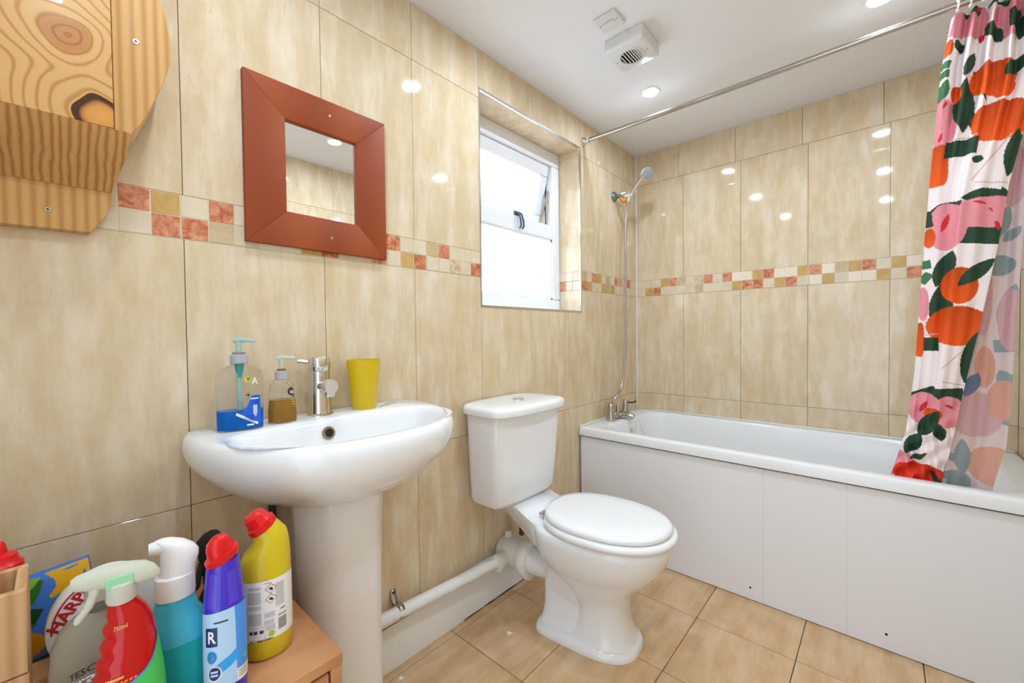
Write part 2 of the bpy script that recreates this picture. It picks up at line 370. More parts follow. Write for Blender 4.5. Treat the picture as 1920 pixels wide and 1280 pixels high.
mos_row(wall_back, eB, 'bpbgrtbsrbrllgrllgrltgrbglbrbgb', 'bgrbbbbtbbbgrrbgrblgbllgbrbgbrb', 'Y')
obj('mosaic_grout', merge([box(-.013, -.0012, YR + .01, W0, ZM0 - .0005, ZM1 + .0005), box(-.013, -.0012, W1, .0, ZM0 - .0005, ZM1 + .0005)], MT_MGROUT), wall_left)
obj('mosaic_grout', box(.0, XR, .0012, .013, ZM0 - .0005, ZM1 + .0005, 0, m=MT_MGROUT), wall_back)
# floor tiles
fx = [0, .052, .3685, .685, 1.002, 1.3175, XR]; fy = [-.66, -.954, -1.285, -1.616, -1.947, -2.278, -2.609, YR]
fc = {}
for a, b in zip(fx, fx[1:]):
    for c, d in zip(fy, fy[1:]):
        k = (round(b - a, 4), round(c - d, 4))
        if k not in fc: fc[k] = box(.0012, k[0] - .0012, .0012, k[1] - .0012, -.009, 0, .0006, 1, MT_FLOOR)
        obj('floor_tile', fc[k], floor, loc=(a, d, 0))
# corner sealant bead
struct('trim_2', tube([(.0035, -.0035, .60), (.0035, -.0035, 1.2), (.0035, -.004, 1.9), (.0035, -.0035, ZC)], .0045, MT_SILIC, 8), 'thin white sealant bead in the shower corner', 'trim')
# skirting board under the waste pipe
sk = [(0, 0), (.020, 0), (.020, .148), (.014, .158), (.012, .170), (0, .172)]
struct('baseboard_left', prism(sk, -1.20, -2.24, 'Y', MT_WPAINT), 'white painted skirting board below the waste pipe', 'skirting')
bb = bpy.data.objects['baseboard_left']; MT_GRIME = mat('dark_grime', srgb(96, 92, 86), .8)
for x_, z_ in ((.0196, .1490), (.0122, .1715)): obj('grime_line', tube([(x_, -2.2 + .1 * i, z_ + random.uniform(-.0004, .0004)) for i in range(10)], .0011, MT_GRIME, 6), bb)
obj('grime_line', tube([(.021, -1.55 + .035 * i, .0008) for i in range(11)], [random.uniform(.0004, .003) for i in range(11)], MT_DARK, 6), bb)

# ------------------------------------------------------------------ window
XF = -.135
trim = struct('trim_1', box(-.006, .0025, W0 - .003, W0 + .004, WZ0 - .004, WZ1 + .004, m=MT_STEEL), 'slim metal edging around the tiled window recess', 'trim')
for a in (box(-.006, .0025, W1 - .005, W1 + .004, WZ0 - .004, WZ1 + .004, m=MT_STEEL), box(-.006, .0022, W0, W1, WZ1 - .005, WZ1 + .004, m=MT_STEEL), box(-.006, .0022, W0, W1, WZ0 - .004, WZ0 + .004, m=MT_STEEL)):
    obj('edge_strip', a, trim)
# tiled reveal
def rev(x0, x1, y0, y1, z0, z1, m=MT_TILE, n='reveal_tile'): obj(n, box(0, x1 - x0, 0, y1 - y0, 0, z1 - z0, .0006, 1, m), wall_left, loc=(x0, y0, z0))
for a, b in ((W0, -1.10), (-1.099, -.79), (-.789, W1)): rev(XF, -.006, a, b, WZ1 - .004, WZ1 + .004)
for a, b in ((WZ0, ZM0), (ZM1, 2.045), (2.046, WZ1 - .004)): rev(XF, -.006, W1 - .004, W1 + .004, a, b)
for a, b in ((WZ0, WZ1 - .004),): rev(XF, -.006, W0 - .004, W0 + .004, a, b)
for i in range(3):
    x0 = -.006 - .045 * (i + 1)
    rev(x0 + .001, x0 + .044, W1 - .005, W1 + .004, ZMm + .001, ZM1 - .001, MOS['plb'[i]], 'mosaic_tile'); rev(x0 + .001, x0 + .044, W1 - .005, W1 + .004, ZM0 + .001, ZMm - .001, MOS['lbr'[i]], 'mosaic_tile')
rev(XF, -.006, W0, W1, WZ0 - .004, WZ0 + .003, MT_UPVC, 'sill')
win = tag(thing('window_1', 'white framed window with frosted panes, upper sash tilted open', 'window', (XF, (W0 + W1) / 2, WZ0)), 'white framed window with frosted panes, upper sash tilted open', 'window', kind='structure')
hw = (W1 - W0) / 2; H = WZ1 - WZ0
def wbar(n, y0, y1, z0, z1, x0=-.06, x1=0., p=None, m=MT_UPVC, bev=.006): return obj(n, box(x0, x1, y0, y1, z0, z1, bev, 2, m), p or win)
fr = .068
wbar('frame_bar', -hw, hw, 0, fr); wbar('frame_bar', -hw, hw, H - .078, H); wbar('frame_bar', -hw, -hw + fr, fr, H - .078); wbar('frame_bar', hw - fr, hw, fr, H - .078)
wbar('transom_bar', -hw + fr, hw - fr, .392, .470)
MT_PANE = mat('frosted_daylight_pane', (.86, .92, 1.0), .35); tp = NT(MT_PANE)
vv = tp.coords((1, 1, 1), False); nz = tp.noise(vv, 60, 4, .6, 1.0); tp.l(tp.ramp(nz, [(.36, (.34, .60, 1.0)), (.52, (1, 1, 1))]), tp.b.inputs['Emission Color'])
tp.b.inputs['Emission Strength'].default_value = PANE_STRENGTH
obj('pane', box(-.036, -.028, -hw + fr - .005, hw - fr + .005, fr - .005, .397, 0, m=MT_PANE), win)
obj('pane_bead', merge([box(-.027, -.006, -hw + fr, -hw + fr + .010, fr, .392), box(-.027, -.006, hw - fr - .010, hw - fr, fr, .392), box(-.027, -.006, -hw + fr, hw - fr, fr, fr + .010), box(-.027, -.006, -hw + fr, hw - fr, .382, .392)], MT_UPVC), win)
# opening sash, hinged at the top, swung outwards
sash = bpy.data.objects.new('sash', None); COL.objects.link(sash); sash.parent = win; sash.location = (-.012, 0, H - .080); sash.rotation_euler = (0, R(13), 0)
sw, sh = hw - fr - .008, .320
for y0, y1, z0, z1 in ((-sw, sw, -.058, 0), (-sw, sw, -sh, -sh + .058), (-sw, -sw + .058, -sh + .058, -.058), (sw - .058, sw, -sh + .058, -.058)):
    obj('sash_bar', box(-.045, 0, y0, y1, z0, z1, .006, 2, MT_UPVC), sash)
obj('pane', box(-.03, -.022, -sw + .05, sw - .05, -sh + .05, -.05, 0, m=MT_PANE), sash)
seal = obj('seal', merge([box(-.040, -.034, -sw - .006, sw + .006, -.002, .006), box(-.040, -.034, sw, sw + .006, -sh, 0), box(-.040, -.034, -sw - .006, -sw, -sh, 0)], MT_BLACK), win, loc=None)
seal.location = (-.006, 0, H - .086)
hs = spline([(.004, .0, .018), (.020, .004, .012), (.026, .012, -.02), (.022, .018, -.048), (.012, .020, -.055)], 5)
obj('handle', merge([tube(hs, .0045, MT_HANDLE, 8), tube([p + Vector((0, .020, 0)) for p in hs], .0045, MT_HANDLE, 8), box(-.004, .006, -.006, .030, .008, .026)], MT_HANDLE), win, loc=(-.004, .0, .462))
obj('stay', merge([tube([(-.02, 0, .06), (-.075, .0, -.10)], .006, MT_DULL, 6), tube([(-.03, .0, .03), (-.03, 0, -.11)], .005, MT_DULL, 6)], MT_DULL), win, loc=(0, hw - fr - .012, .60))

# ------------------------------------------------------------------ ceiling lights, fan, isolator
MT_LAMP = mat('lamp_lens', (1, 1, 1), .4, emit=((.69, .835, 1.0), LAMP_STRENGTH))
lamps = [((.385, -.660), 'round recessed ceiling light near the extractor fan and the shower corner'), ((.400, -1.455), 'recessed ceiling light above the toilet, seen as a glint in the wall tiles'), ((.480, -2.34), 'recessed ceiling light above the basin, seen as a glint in the wall tiles'),
         ((1.20, -.660), 'recessed ceiling light just above the shower curtain rod end'), ((1.212, -1.440), 'recessed ceiling light that shows as a white spot in the mirror'), ((1.225, -2.34), 'recessed ceiling light nearest the viewpoint')]
for (x, y), lab in lamps:
    t = thing('downlight', lab, 'light', (x, y, ZC), 0, 'ceiling downlights')
    obj('bezel', lathe([(.034, -.002), (.036, -.007), (.043, -.006), (.046, -.001), (.046, .001)], MT_WHITEPL, 36), t)
    obj('lens', lathe([(.0, -.0045), (.020, -.0045), (.0355, -.0035)], MT_LAMP, 32), t)
MT_FANPL = mat('fan_plastic', srgb(222, 222, 221), .4)
fan = thing('extractor_fan', 'square white extractor fan with round slatted grille on the ceiling', 'fan', (.470, -1.030, ZC), R(0))
obj('housing', box(-.078, .078, -.078, .078, -.034, 0, .003, 2, MT_FANPL), fan)
obj('front_cover', loft([sup(40, .078, .078, 14, z=-.034), sup(40, .0795, .0795, 14, z=-.038), sup(40, .0795, .0795, 14, z=-.046), sup(40, .074, .074, 12, z=-.051)], MT_FANPL), fan)
obj('grille_recess', lathe([(0, -.0513), (.046, -.0513)], mat('fan_shadow', srgb(60, 62, 64), .7), 36), fan)
for i in range(9):
    y = -.038 + i * .0095; half = math.sqrt(max(.045 ** 2 - y * y, 0))
    me = box(-half, half, -.0023, .0023, -.0535, -.0508, .0005, 1, MT_FANPL)
    for v in me.vertices: v.co.y += y - .25 * v.co.x ** 2 / .045 * 1.0
    s = obj('slat', me, fan); s.rotation_euler = (0, 0, R(90))
obj('grille_ring', lathe([(.044, -.0510), (.044, -.0555), (.048, -.0555), (.049, -.0510)], MT_FANPL, 36), fan)
for a, b in ((.0, .062), (.0, -.062)): obj('screw', lathe([(0, -.0528), (.003, -.0525), (.003, -.050)], MT_GREY, 10, org=(b, a, 0)), fan)
isw = thing('isolator_switch', 'small square white isolator switch plate beside the extractor fan', 'switch', (.462, -1.197, ZC), 0)
obj('plate', box(-.043, .043, -.043, .043, -.010, 0, .004, 2, MT_FANPL), isw)
obj('rocker', box(-.022, .022, -.009, .006, -.013, -.009, .001, 1, MT_FANPL), isw); obj('slot', box(-.021, .023, -.0108, -.0094, -.0112, -.0095, 0, m=MT_GREY), isw)
for s in (-.033, .033): obj('screw', lathe([(0, -.012), (.003, -.0118), (.003, -.009)], MT_GREY, 10, org=(s, -.004, 0)), isw)

# ------------------------------------------------------------------ bath
bath = thing('bathtub', 'white bathtub along the back wall', 'bathtub', (0, 0, 0))
BZ = .597
def rr(x0, x1, y0, y1, r, z, n=10):
    out = []
    for cx, cy, a0 in ((x1 - r, y1 - r, 0), (x0 + r, y1 - r, 90), (x0 + r, y0 + r, 180), (x1 - r, y0 + r, 270)):
        for k in range(n + 1): a = R(a0 + 90 * k / n); out.append(Vector((cx + r * math.cos(a), cy + r * math.sin(a), z)))
    return out
X0, X1, Y0, Y1 = .003, XR - .003, -.714, -.003
L = [rr(X0, X1, Y0, Y1, .012, BZ - .042), rr(X0, X1, Y0, Y1, .012, BZ - .010), rr(X0 + .003, X1 - .003, Y0 + .003, Y1 - .003, .012, BZ - .003), rr(X0 + .010, X1 - .010, Y0 + .010, Y1 - .010, .012, BZ)]
ins = [(.108, .072, .056, .045, .0), (.114, .078, .063, .048, -.003), (.120, .084, .070, .054, -.012), (.135, .125, .083, .066, -.10), (.155, .20, .10, .08, -.22), (.175, .265, .115, .095, -.30), (.215, .31, .15, .13, -.345), (.30, .42, .22, .21, -.36)]
for a, b, c, d, z in ins: L.append(rr(X0 + a, X1 - b, Y0 + c, Y1 - d, .11 if z > -.3 else .09, BZ + z))
obj('tub', loft(L, MT_ACRYL, False, True, True, 40), bath)
obj('rim_seal', merge([box(.10, XR - .01, -.008, -.0005, BZ - .002, BZ + .006, .002, 1), box(.0005, .008, -.70, -.01, BZ - .002, BZ + .005, .002, 1)], MT_SILIC), bath)
ov = obj('overflow', lathe([(0, .006), (.010, .006), (.012, .003), (.024, .005), (.030, .002), (.031, 0)], MT_CHROME, 24, 'X'), bath); ov.location = (.134, -.355, BZ - .085)
obj('plug_chain', merge([tube(spline([(.15, -.335, BZ - .01), (.152, -.338, BZ - .05), (.148, -.345, BZ - .085)], 5), .0012, MT_STEEL, 6), tube(spline([(.155, -.30, BZ - .01), (.165, -.30, BZ - .06), (.19, -.30, BZ - .13), (.20, -.3, BZ - .22)], 5), .0012, MT_STEEL, 6)], MT_STEEL), bath)
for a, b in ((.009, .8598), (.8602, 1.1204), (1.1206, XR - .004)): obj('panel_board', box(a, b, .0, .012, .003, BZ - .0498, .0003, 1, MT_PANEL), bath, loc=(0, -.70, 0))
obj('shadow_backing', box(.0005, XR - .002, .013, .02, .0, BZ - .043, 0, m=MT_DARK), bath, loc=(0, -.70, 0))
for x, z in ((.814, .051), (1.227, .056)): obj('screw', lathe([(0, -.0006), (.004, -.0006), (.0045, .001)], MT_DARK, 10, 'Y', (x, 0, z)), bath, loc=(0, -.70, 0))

# bath mixer tap
tap = thing('bath_mixer_tap', 'tarnished chrome bath mixer tap with lever handles on the tub rim', 'tap', (.066, -.385, BZ))
for y in (-.088, .088): obj('pillar', lathe([(.026, 0), (.027, .004), (.022, .022), (.0195, .050), (.0185, .056), (0, .058)], MT_DULL, 24, org=(0, y, 0)), tap)
obj('body', tube([(0, -.088, .022), (0, 0, .024), (0, .088, .022)], [.017, .020, .017], MT_DULL, 16), tap)
obj('spout', tube(spline([(0, .01, .022), (.04, .01, .025), (.074, .01, .021), (.088, .01, .014)], 5), [.022] * 5 + [.0195] * 5 + [.017] * 5 + [.015], MT_DULL, 16, flat=.8), tap)
for y in (.088, -.088):
    hd = obj('valve_head', lathe([(.018, .054), (.0175, .078), (.0165, .092), (.012, .097), (0, .098)], MT_DULL, 20, org=(0, y, 0)), tap)
    if y > 0: obj('lever', tube(spline([(.010, y, .086), (.030, y + .006, .084), (.052, y + .012, .088), (.058, y + .014, .096)], 4), [.0045] * 11 + [.006, .006], mat('bronze_lever', (.09, .06, .04), .25, .9), 10), hd)
obj('diverter', lathe([(.013, 0), (.013, .034), (.010, .040), (0, .042)], MT_DULL, 18, org=(0, -.005, .040)), tap)
obj('shower_outlet', tube(spline([(-.004, -.03, .030), (-.016, -.035, .06), (-.012, -.028, .11), (.0, -.005, .135)], 5), .0105, MT_DULL, 12), tap)

# hand shower on a wall bracket with its hose
sho = thing('shower_handset', 'chrome hand shower with long metal hose on the left wall', 'shower', (0, -.30, 1.90))
def SL(p): return (p[0], p[1] + .30, p[2] - 1.90)
hose = spline([SL(p) for p in ((.092, -.290, 1.868), (.078, -.290, 1.80), (.072, -.296, 1.70), (.068, -.298, 1.30), (.066, -.298, 1.0), (.062, -.305, .86), (.060, -.335, .775), (.064, -.385, .735), (.066, -.392, .725))], 8)
obj('hose', tube(hose, .0068, MT_DULL, 12), sho)
hd = [SL(p) for p in ((.090, -.288, 1.862), (.103, -.280, 1.905), (.130, -.270, 1.955), (.165, -.258, 2.000))]
obj('handle', tube(spline(hd, 6), [.010] * 6 + [.011] * 6 + [.0125] * 6 + [.013], MT_CHROME, 14), sho)
hp = Vector(SL((.185, -.252, 2.016))); dirv = Vector((.55, -.68, -.48)).normalized()
me = lathe([(0, -.024), (.020, -.020), (.034, -.006), (.038, .004), (.037, .010), (.033, .012)], MT_CHROME, 28); me.transform(Matrix.Translation(hp) @ dirv.to_track_quat('Z', 'Y').to_matrix().to_4x4()); obj('head', me, sho)
me = lathe([(0, .0135), (.030, .0130), (.033, .0118)], MT_ROSE, 28); me.transform(Matrix.Translation(hp) @ dirv.to_track_quat('Z', 'Y').to_matrix().to_4x4()); obj('spray_plate', me, sho)
br = thing('shower_bracket', 'tarnished wall bracket holding the shower handset', 'bracket', (0, -.30, 1.90))
obj('wall_plate', lathe([(.030, 0), (.031, .004), (.024, .012), (.014, .020), (0, .022)], MT_GREEN_OX, 24, 'X', (0, 0, .012)), br)
obj('arm', tube(spline([(.015, 0, .012), (.040, .004, .006), (.062, .006, -.012), (.080, .008, -.020)], 4), .011, MT_GREEN_OX, 12), br)
obj('orange_sealant_blob', tube(spline([(.045, 0, -.004), (.060, .004, -.026), (.074, .006, -.012)], 4), [.010] * 4 + [.013] * 4 + [.008], MT_ORANGE, 10), br)
obj('clamp', lathe([(.012, -.018), (.016, -.012), (.016, .012), (.012, .018)], MT_CHROME, 18, org=(.090, .012, -.022)), br)
obj('adjuster_tab', tube([(.040, .01, .022), (.062, .022, .030)], .009, MT_WHITEPL, 10, flat=.5), br)

# shower rail
rail = thing('shower_rail', 'straight metal shower curtain rail spanning above the bathtub', 'rail', (0, -.64, 2.127))
obj('pole', tube([(.004, 0, 0), (.75, 0, -.004), (XR - .004, 0, 0)], .0105, MT_ROD, 16), rail)
for x, s in ((0.0005, 1), (XR - .0005, -1)): obj('flange', lathe([(.024, 0), (.024, s * .005), (.018, s * .012), (.013, s * .022), (.013, s * .030)], MT_CHROME, 24, 'X', (x, 0, 0)), rail)
obj('spare_ring', tube([(.034, .0145 * math.cos(a * .4), .0145 * math.sin(a * .4) - .002) for a in range(17)], .0022, MT_WHITEPL, 8), rail)

# ------------------------------------------------------------------ toilet
wc = thing('toilet', 'white close-coupled toilet with closed lid beside the bathtub', 'toilet', (0, -1.343, 0))
# cistern
def cis(z, d, hwid, e=5.5, x0=.012): return sup(56, (d - x0) / 2, hwid, e, x0 + (d - x0) / 2, 0, z)
obj('cistern', loft([cis(.450, .165, .150), cis(.456, .182, .172), cis(.475, .192, .180), cis(.60, .200, .189), cis(.70, .205, .195), cis(.797, .208, .199)], MT_CERAMIC), wc)
def lid(z, d, hwid):     # bowed front edge
    out = []
    for p in sup(64, (d - .008) / 2, hwid, 6.0, .008 + (d - .008) / 2, 0, z):
        if p.x > .12: p.x += .022 * (1 - (p.y / hwid) ** 2) * (p.x - .12) / (d - .12)
        out.append(p)
    return out
cl = obj('cistern_lid', loft([lid(.797, .216, .207), lid(.801, .224, .215), lid(.818, .226, .217), lid(.828, .220, .212), lid(.833, .206, .198), lid(.8345, .15, .15)], MT_CERAMIC), wc)
obj('flush_button', lathe([(.024, .833), (.024, .839), (.021, .8405), (0, .8405)], MT_CHROME, 28, org=(.128, 0, 0)), cl)
obj('flush_button', lathe([(.019, .8405), (.018, .843), (0, .843)], MT_GREY, 24, org=(.128, 0, 0)), cl)
pan = bpy.data.objects.new('pan', None); COL.objects.link(pan); pan.parent = wc; pan.location = (.10, .030, 0); pan.rotation_euler = (0, 0, R(6))
PX = -.10
def egg(z, x0, x1, hwid, e=2.3, n=56, blunt=.0):
    out = []; cx = x0 + (x1 - x0) * .47
    for k in range(n):
        a = 2 * math.pi * k / n; c, s = math.cos(a), math.sin(a); rx = (x1 - cx) if c > 0 else (cx - x0)
        ee = e if c > 0 else e + blunt
        out.append(Vector((PX + cx + rx * math.copysign(abs(c) ** (2 / ee), c), hwid * math.copysign(abs(s) ** (2 / ee), s), z)))
    return out
B = [egg(.030, .335, .588, .108, 2.5, blunt=.6), egg(.05, .362, .574, .097, 2.4, blunt=.4), egg(.09, .380, .563, .090, 2.3, blunt=.3), egg(.135, .382, .560, .089, 2.3, blunt=.3), egg(.175, .366, .566, .094, 2.3, blunt=.4),
     egg(.205, .335, .580, .104, 2.3, blunt=.6), egg(.24, .29, .615, .128, 2.3, blunt=.8), egg(.28, .255, .655, .152, 2.3, blunt=1), egg(.325, .238, .688, .168, 2.3, blunt=1), egg(.37, .23, .705, .176, 2.3, blunt=1), egg(.398, .23, .708, .177, 2.3, blunt=1), egg(.404, .24, .70, .170, 2.3, blunt=1)]
obj('bowl', loft(B, MT_CERAMIC, smooth=60), pan)
obj('foot', loft([egg(.0006, .232, .602, .124, 2.7, blunt=3.5), egg(.012, .233, .602, .124, 2.7, blunt=3.5), egg(.024, .237, .597, .119, 2.6, blunt=3), egg(.031, .25, .588, .109, 2.5, blunt=2.5), egg(.034, .30, .56, .09, 2.4, blunt=2)], MT_CERAMIC, smooth=60), pan)
def rsec(x, zb, zt, hb, ht): return [Vector((PX + x, y, z)) for y, z in ((-hb * .75, zb), (hb * .75, zb), (hb, zb + .012), (ht, zt - .010), (ht - .010, zt), (-ht + .010, zt), (-ht, zt - .010), (-hb, zb + .012))]
obj('cistern_shelf', loft([rsec(.035, .408, .452, .07, .100), rsec(.10, .385, .4515, .09, .112), rsec(.17, .350, .448, .10, .118), rsec(.23, .315, .422, .11, .125), rsec(.29, .29, .403, .12, .135), rsec(.36, .27, .400, .12, .14)], MT_CERAMIC, smooth=55), pan)
obj('trapway', loft([sup(40, .100, .098, 7, PX + .345, 0, .030), sup(40, .096, .086, 6, PX + .345, 0, .05), sup(40, .092, .078, 5.5, PX + .345, 0, .09), sup(40, .092, .076, 5, PX + .345, 0, .20), sup(40, .085, .070, 4, PX + .345, 0, .26)], MT_CERAMIC, smooth=60), pan)
obj('outlet', tube([(PX + .165, 0, .186), (PX + .25, 0, .190), (PX + .34, 0, .205), (PX + .42, 0, .23)], [.052, .053, .060, .06], MT_CERAMIC, 28), pan)
def ring(z, k, x1=.722, hw_=.187): return egg(z, .258 + k * .3, x1 - k, hw_ - k, 2.15, 64, .25)
obj('seat', loft([ring(.407, .012), ring(.408, .004), ring(.416, .0), ring(.426, .003), ring(.430, .012)], mat('white_seat', srgb(242, 242, 242), .12, coat=.4), smooth=60), pan)
obj('seat_lid', loft([ring(.4315, .014, .712, .180), ring(.433, .008, .712, .180), ring(.440, .005, .712, .180), ring(.449, .010, .712, .180), ring(.454, .022, .712, .180), ring(.457, .07, .712, .180), ring(.458, .13, .712, .18)], bpy.data.materials['white_seat'], smooth=60), pan)
for y in (-.078, .078):
    obj('hinge', merge([tube([(PX + .262, y, .404), (PX + .262, y, .428)], .007, MT_CHROME, 12), tube([(PX + .262, y - .016, .430), (PX + .262, y + .016, .430)], .006, MT_CHROME, 12), lathe([(.013, .404), (.012, .410), (0, .411)], MT_CHROME, 16, org=(PX + .262, y, 0))], MT_CHROME), pan)
for y in (-.1215,): obj('floor_screw', lathe([(0, .0), (.006, .001), (.006, .004)], MT_BLACK, 10, 'Y', (PX + .40, -.0915, .035)), pan)
# soil pipe connector and waste pipe
so = thing('soil_pipe', 'off-white soil pipe connector joining the toilet to the wall', 'pipe', (.0, -1.305, .18), R(4))
MT_PVC = mat('off_white_pvc', srgb(228, 225, 216), .4)
obj('collar', lathe([(.054, .115), (.070, .117), (.074, .122), (.074, .140), (.079, .142), (.079, .160), (.073, .164), (.058, .164)], MT_WPAINT, 36, 'X'), so)
obj('tee_body', lathe([(.056, .004), (.056, .035), (.060, .037), (.060, .115)], MT_PVC, 36, 'X'), so)
obj('boss', tube([(.055, -.105, -.004), (.055, -.028, .0)], .029, MT_PVC, 24), so)
obj('boss_ring', tube([(.055, -.112, -.004), (.055, -.092, -.003)], .033, MT_PVC, 24), so)
obj('clip_lug', box(.02, .040, -.012, .010, .052, .082, .002, 1, MT_WHITEPL), so)
wp = thing('waste_pipe', 'white waste pipe running low along the wall from basin to toilet', 'pipe', (.0, 0, 0))
obj('pipe', tube([(.034, -2.17, .2085), (.046, -1.8, .195), (.056, -1.412, .178)], .0205, MT_WPAINT, 20), wp)
cp = thing('pipe_clip', 'dull metal clip holding the waste pipe to the wall', 'clip', (.0, -1.845, .20))
arc = [(.040 + .0245 * math.cos(R(a)), 0, -.004 + .0245 * math.sin(R(a))) for a in range(150, -75, -12)]
loops = [[Vector((p[0], w_, p[2])) for w_ in (-.010, .010)] for p in [(.004, 0, .052), (.006, 0, .034), (.014, 0, .022)] + arc]
me = loft(loops, MT_DULL, False, False, False, 60); obj('strap', me, cp)
so_md = cp.children[0].modifiers.new('thickness', 'SOLIDIFY'); so_md.thickness = .002
obj('screw', lathe([(0, .008), (.004, .007), (.005, .003)], MT_BLACK, 10, 'X', (0, 0, .044)), cp)
hs_ = thing('supply_hose', 'dark water supply hose hanging below the toilet cistern', 'hose', (.03, -1.235, .22))
obj('hose', tube(spline([(0, -.02, .21), (.004, -.012, .14), (.012, 0, .09), (.010, .006, .03)], 6), .007, MT_BLACK, 10), hs_)
obj('valve', lathe([(.010, 0), (.013, .006), (.010, .02), (.012, .03), (.009, .045)], mat('old_brass', (.22, .14, .07), .4, .9), 14, org=(.010, .006, .0)), hs_)
sc = thing('overflow_pipe', 'short black pipe end on the wall behind the toilet lid', 'pipe', (.02, -1.02, .40)); obj('pipe', tube([(0, 0, 0), (0, 0, .07)], .011, MT_BLACK, 12), sc)

# ------------------------------------------------------------------ basin
BY = -2.085
bas = thing('washbasin', 'white pedestal washbasin below the mirror', 'basin', (0, BY, 0))
def dee(k, z, kx=None, inset=0., n=40, e=2.25):
    """D shape: flat back on the wall, rounded front"""
    kx = k if kx is None else kx; a = .314 * k - inset; xs = .060 * min(1, k + .2); d = .438 * kx - xs - inset; out = []
    for i in range(n + 1):
        th = math.pi * i / n; c, s = math.cos(th), math.sin(th)
        out.append(Vector((xs + d * abs(s) ** (2 / e), a * math.copysign(abs(c) ** (2 / e), c), z)))
    back = [Vector((xs * .5, -a * .985, z)), Vector((.0035, -a * .95, z)), Vector((.0035, -a * .5, z)), Vector((.0035, 0, z)), Vector((.0035, a * .5, z)), Vector((.0035, a * .95, z)), Vector((xs * .5, a * .985, z))]
    return out + back
outer = [dee(.44, .700, .55), dee(.54, .706, .63), dee(.67, .725, .745), dee(.80, .755, .855), dee(.90, .785, .925), dee(.965, .812, .975), dee(.995, .838, .997), dee(1.0, .856, 1.0), dee(.993, .870, .995), dee(.975, .879, .982), dee(.950, .8825, .962)]
def inner(z, x0, x1, hb, e=2.25):
    out = []; cx = x0 + (x1 - x0) * .42
    for k in range(160):
        th = 2 * math.pi * k / 160; c, s = math.cos(th), math.sin(th); rx = (x1 - cx) if s > 0 else (cx - x0); ee = e if s > 0 else 3.4
        out.append(Vector((cx + rx * math.copysign(abs(s) ** (2 / ee), s), hb * math.copysign(abs(c) ** (2 / ee), c), z)))
    return out
inn = [inner(.8828, .112, .398, .272), inner(.8812, .117, .392, .265), inner(.876, .123, .385, .257), inner(.865, .129, .377, .248), inner(.845, .134, .368, .240), inner(.805, .146, .345, .216), inner(.775, .158, .315, .178), inner(.758, .172, .285, .12), inner(.752, .186, .245, .05)]
def polar(lp, n=112, c=(.205, 0)):
    P_ = [(math.atan2(p.y - c[1], p.x - c[0]), p) for p in lp]; out = []
    for k in range(n):
        t = -math.pi + 2 * math.pi * (k + .5) / n; d = Vector((math.cos(t), math.sin(t))); best = None
        for a, b in zip(lp, lp[1:] + lp[:1]):
            ax, ay, bx, by = a.x - c[0], a.y - c[1], b.x - a.x, b.y - a.y; den = d.x * by - d.y * bx
            if abs(den) < 1e-12: continue
            r = (ax * by - ay * bx) / den; q = (ax * d.y - ay * d.x) / den
            if r > 0 and -1e-6 <= q <= 1 + 1e-6 and (best is None or r > best): best = r
        out.append(Vector((c[0] + d.x * best, c[1] + d.y * best, lp[0].z)))
    return out
obj('bowl', loft([polar(l) for l in outer + inn], MT_CERAMIC, True, True, True, 60), bas)
ofl = lathe([(.006, -.004), (.0095, .0), (.011, .0035), (.0155, .0035), (.017, 0)], mat('worn_brass_ring', (.34, .26, .18), .3, .9), 24, 'X'); ofl.transform(Matrix.Rotation(R(-14), 4, 'Y'))
obj('overflow_ring', ofl, bas, loc=(.1365, -.022, .846))
ofh = lathe([(0, .003), (.011, .002)], MT_DARK, 20, 'X'); ofh.transform(Matrix.Rotation(R(-14), 4, 'Y')); obj('overflow_hole', ofh, bas, loc=(.1365, -.022, .846))
obj('waste', lathe([(0, .754), (.020, .7545), (.022, .7525)], MT_CHROME, 20, org=(.24, 0, 0)), bas)
obj('pedestal', loft([[Vector((x, y, z)) for x, y in [(cx_ + rx * math.copysign(abs(math.cos(a)) ** .85, math.cos(a)), ry * math.copysign(abs(math.sin(a)) ** .85, math.sin(a))) for a in [2 * math.pi * k / 40 for k in range(40)]]] for z, rx, ry, cx_ in ((0.0005, .105, .108, .165), (.02, .103, .106, .165), (.10, .098, .098, .165), (.35, .098, .097, .165), (.60, .102, .101, .165), (.72, .108, .108, .165))], MT_CERAMIC), bas, loc=(0, -.014, 0))
pb = thing('basin_pipework', 'dark pipework hidden behind the basin pedestal', 'pipe', (.03, -2.215, .50))
obj('pipe', tube(spline([(0, 0, .20), (0, .006, .12), (.002, .0, .05), (.0, 0, -.10), (0, 0, -.30)], 5), .009, MT_BLACK, 10), pb)
obj('valve', lathe([(.012, 0), (.017, .008), (.012, .03), (.015, .04), (.012, .055)], MT_BLACK, 12, org=(.002, .0, .08)), pb)

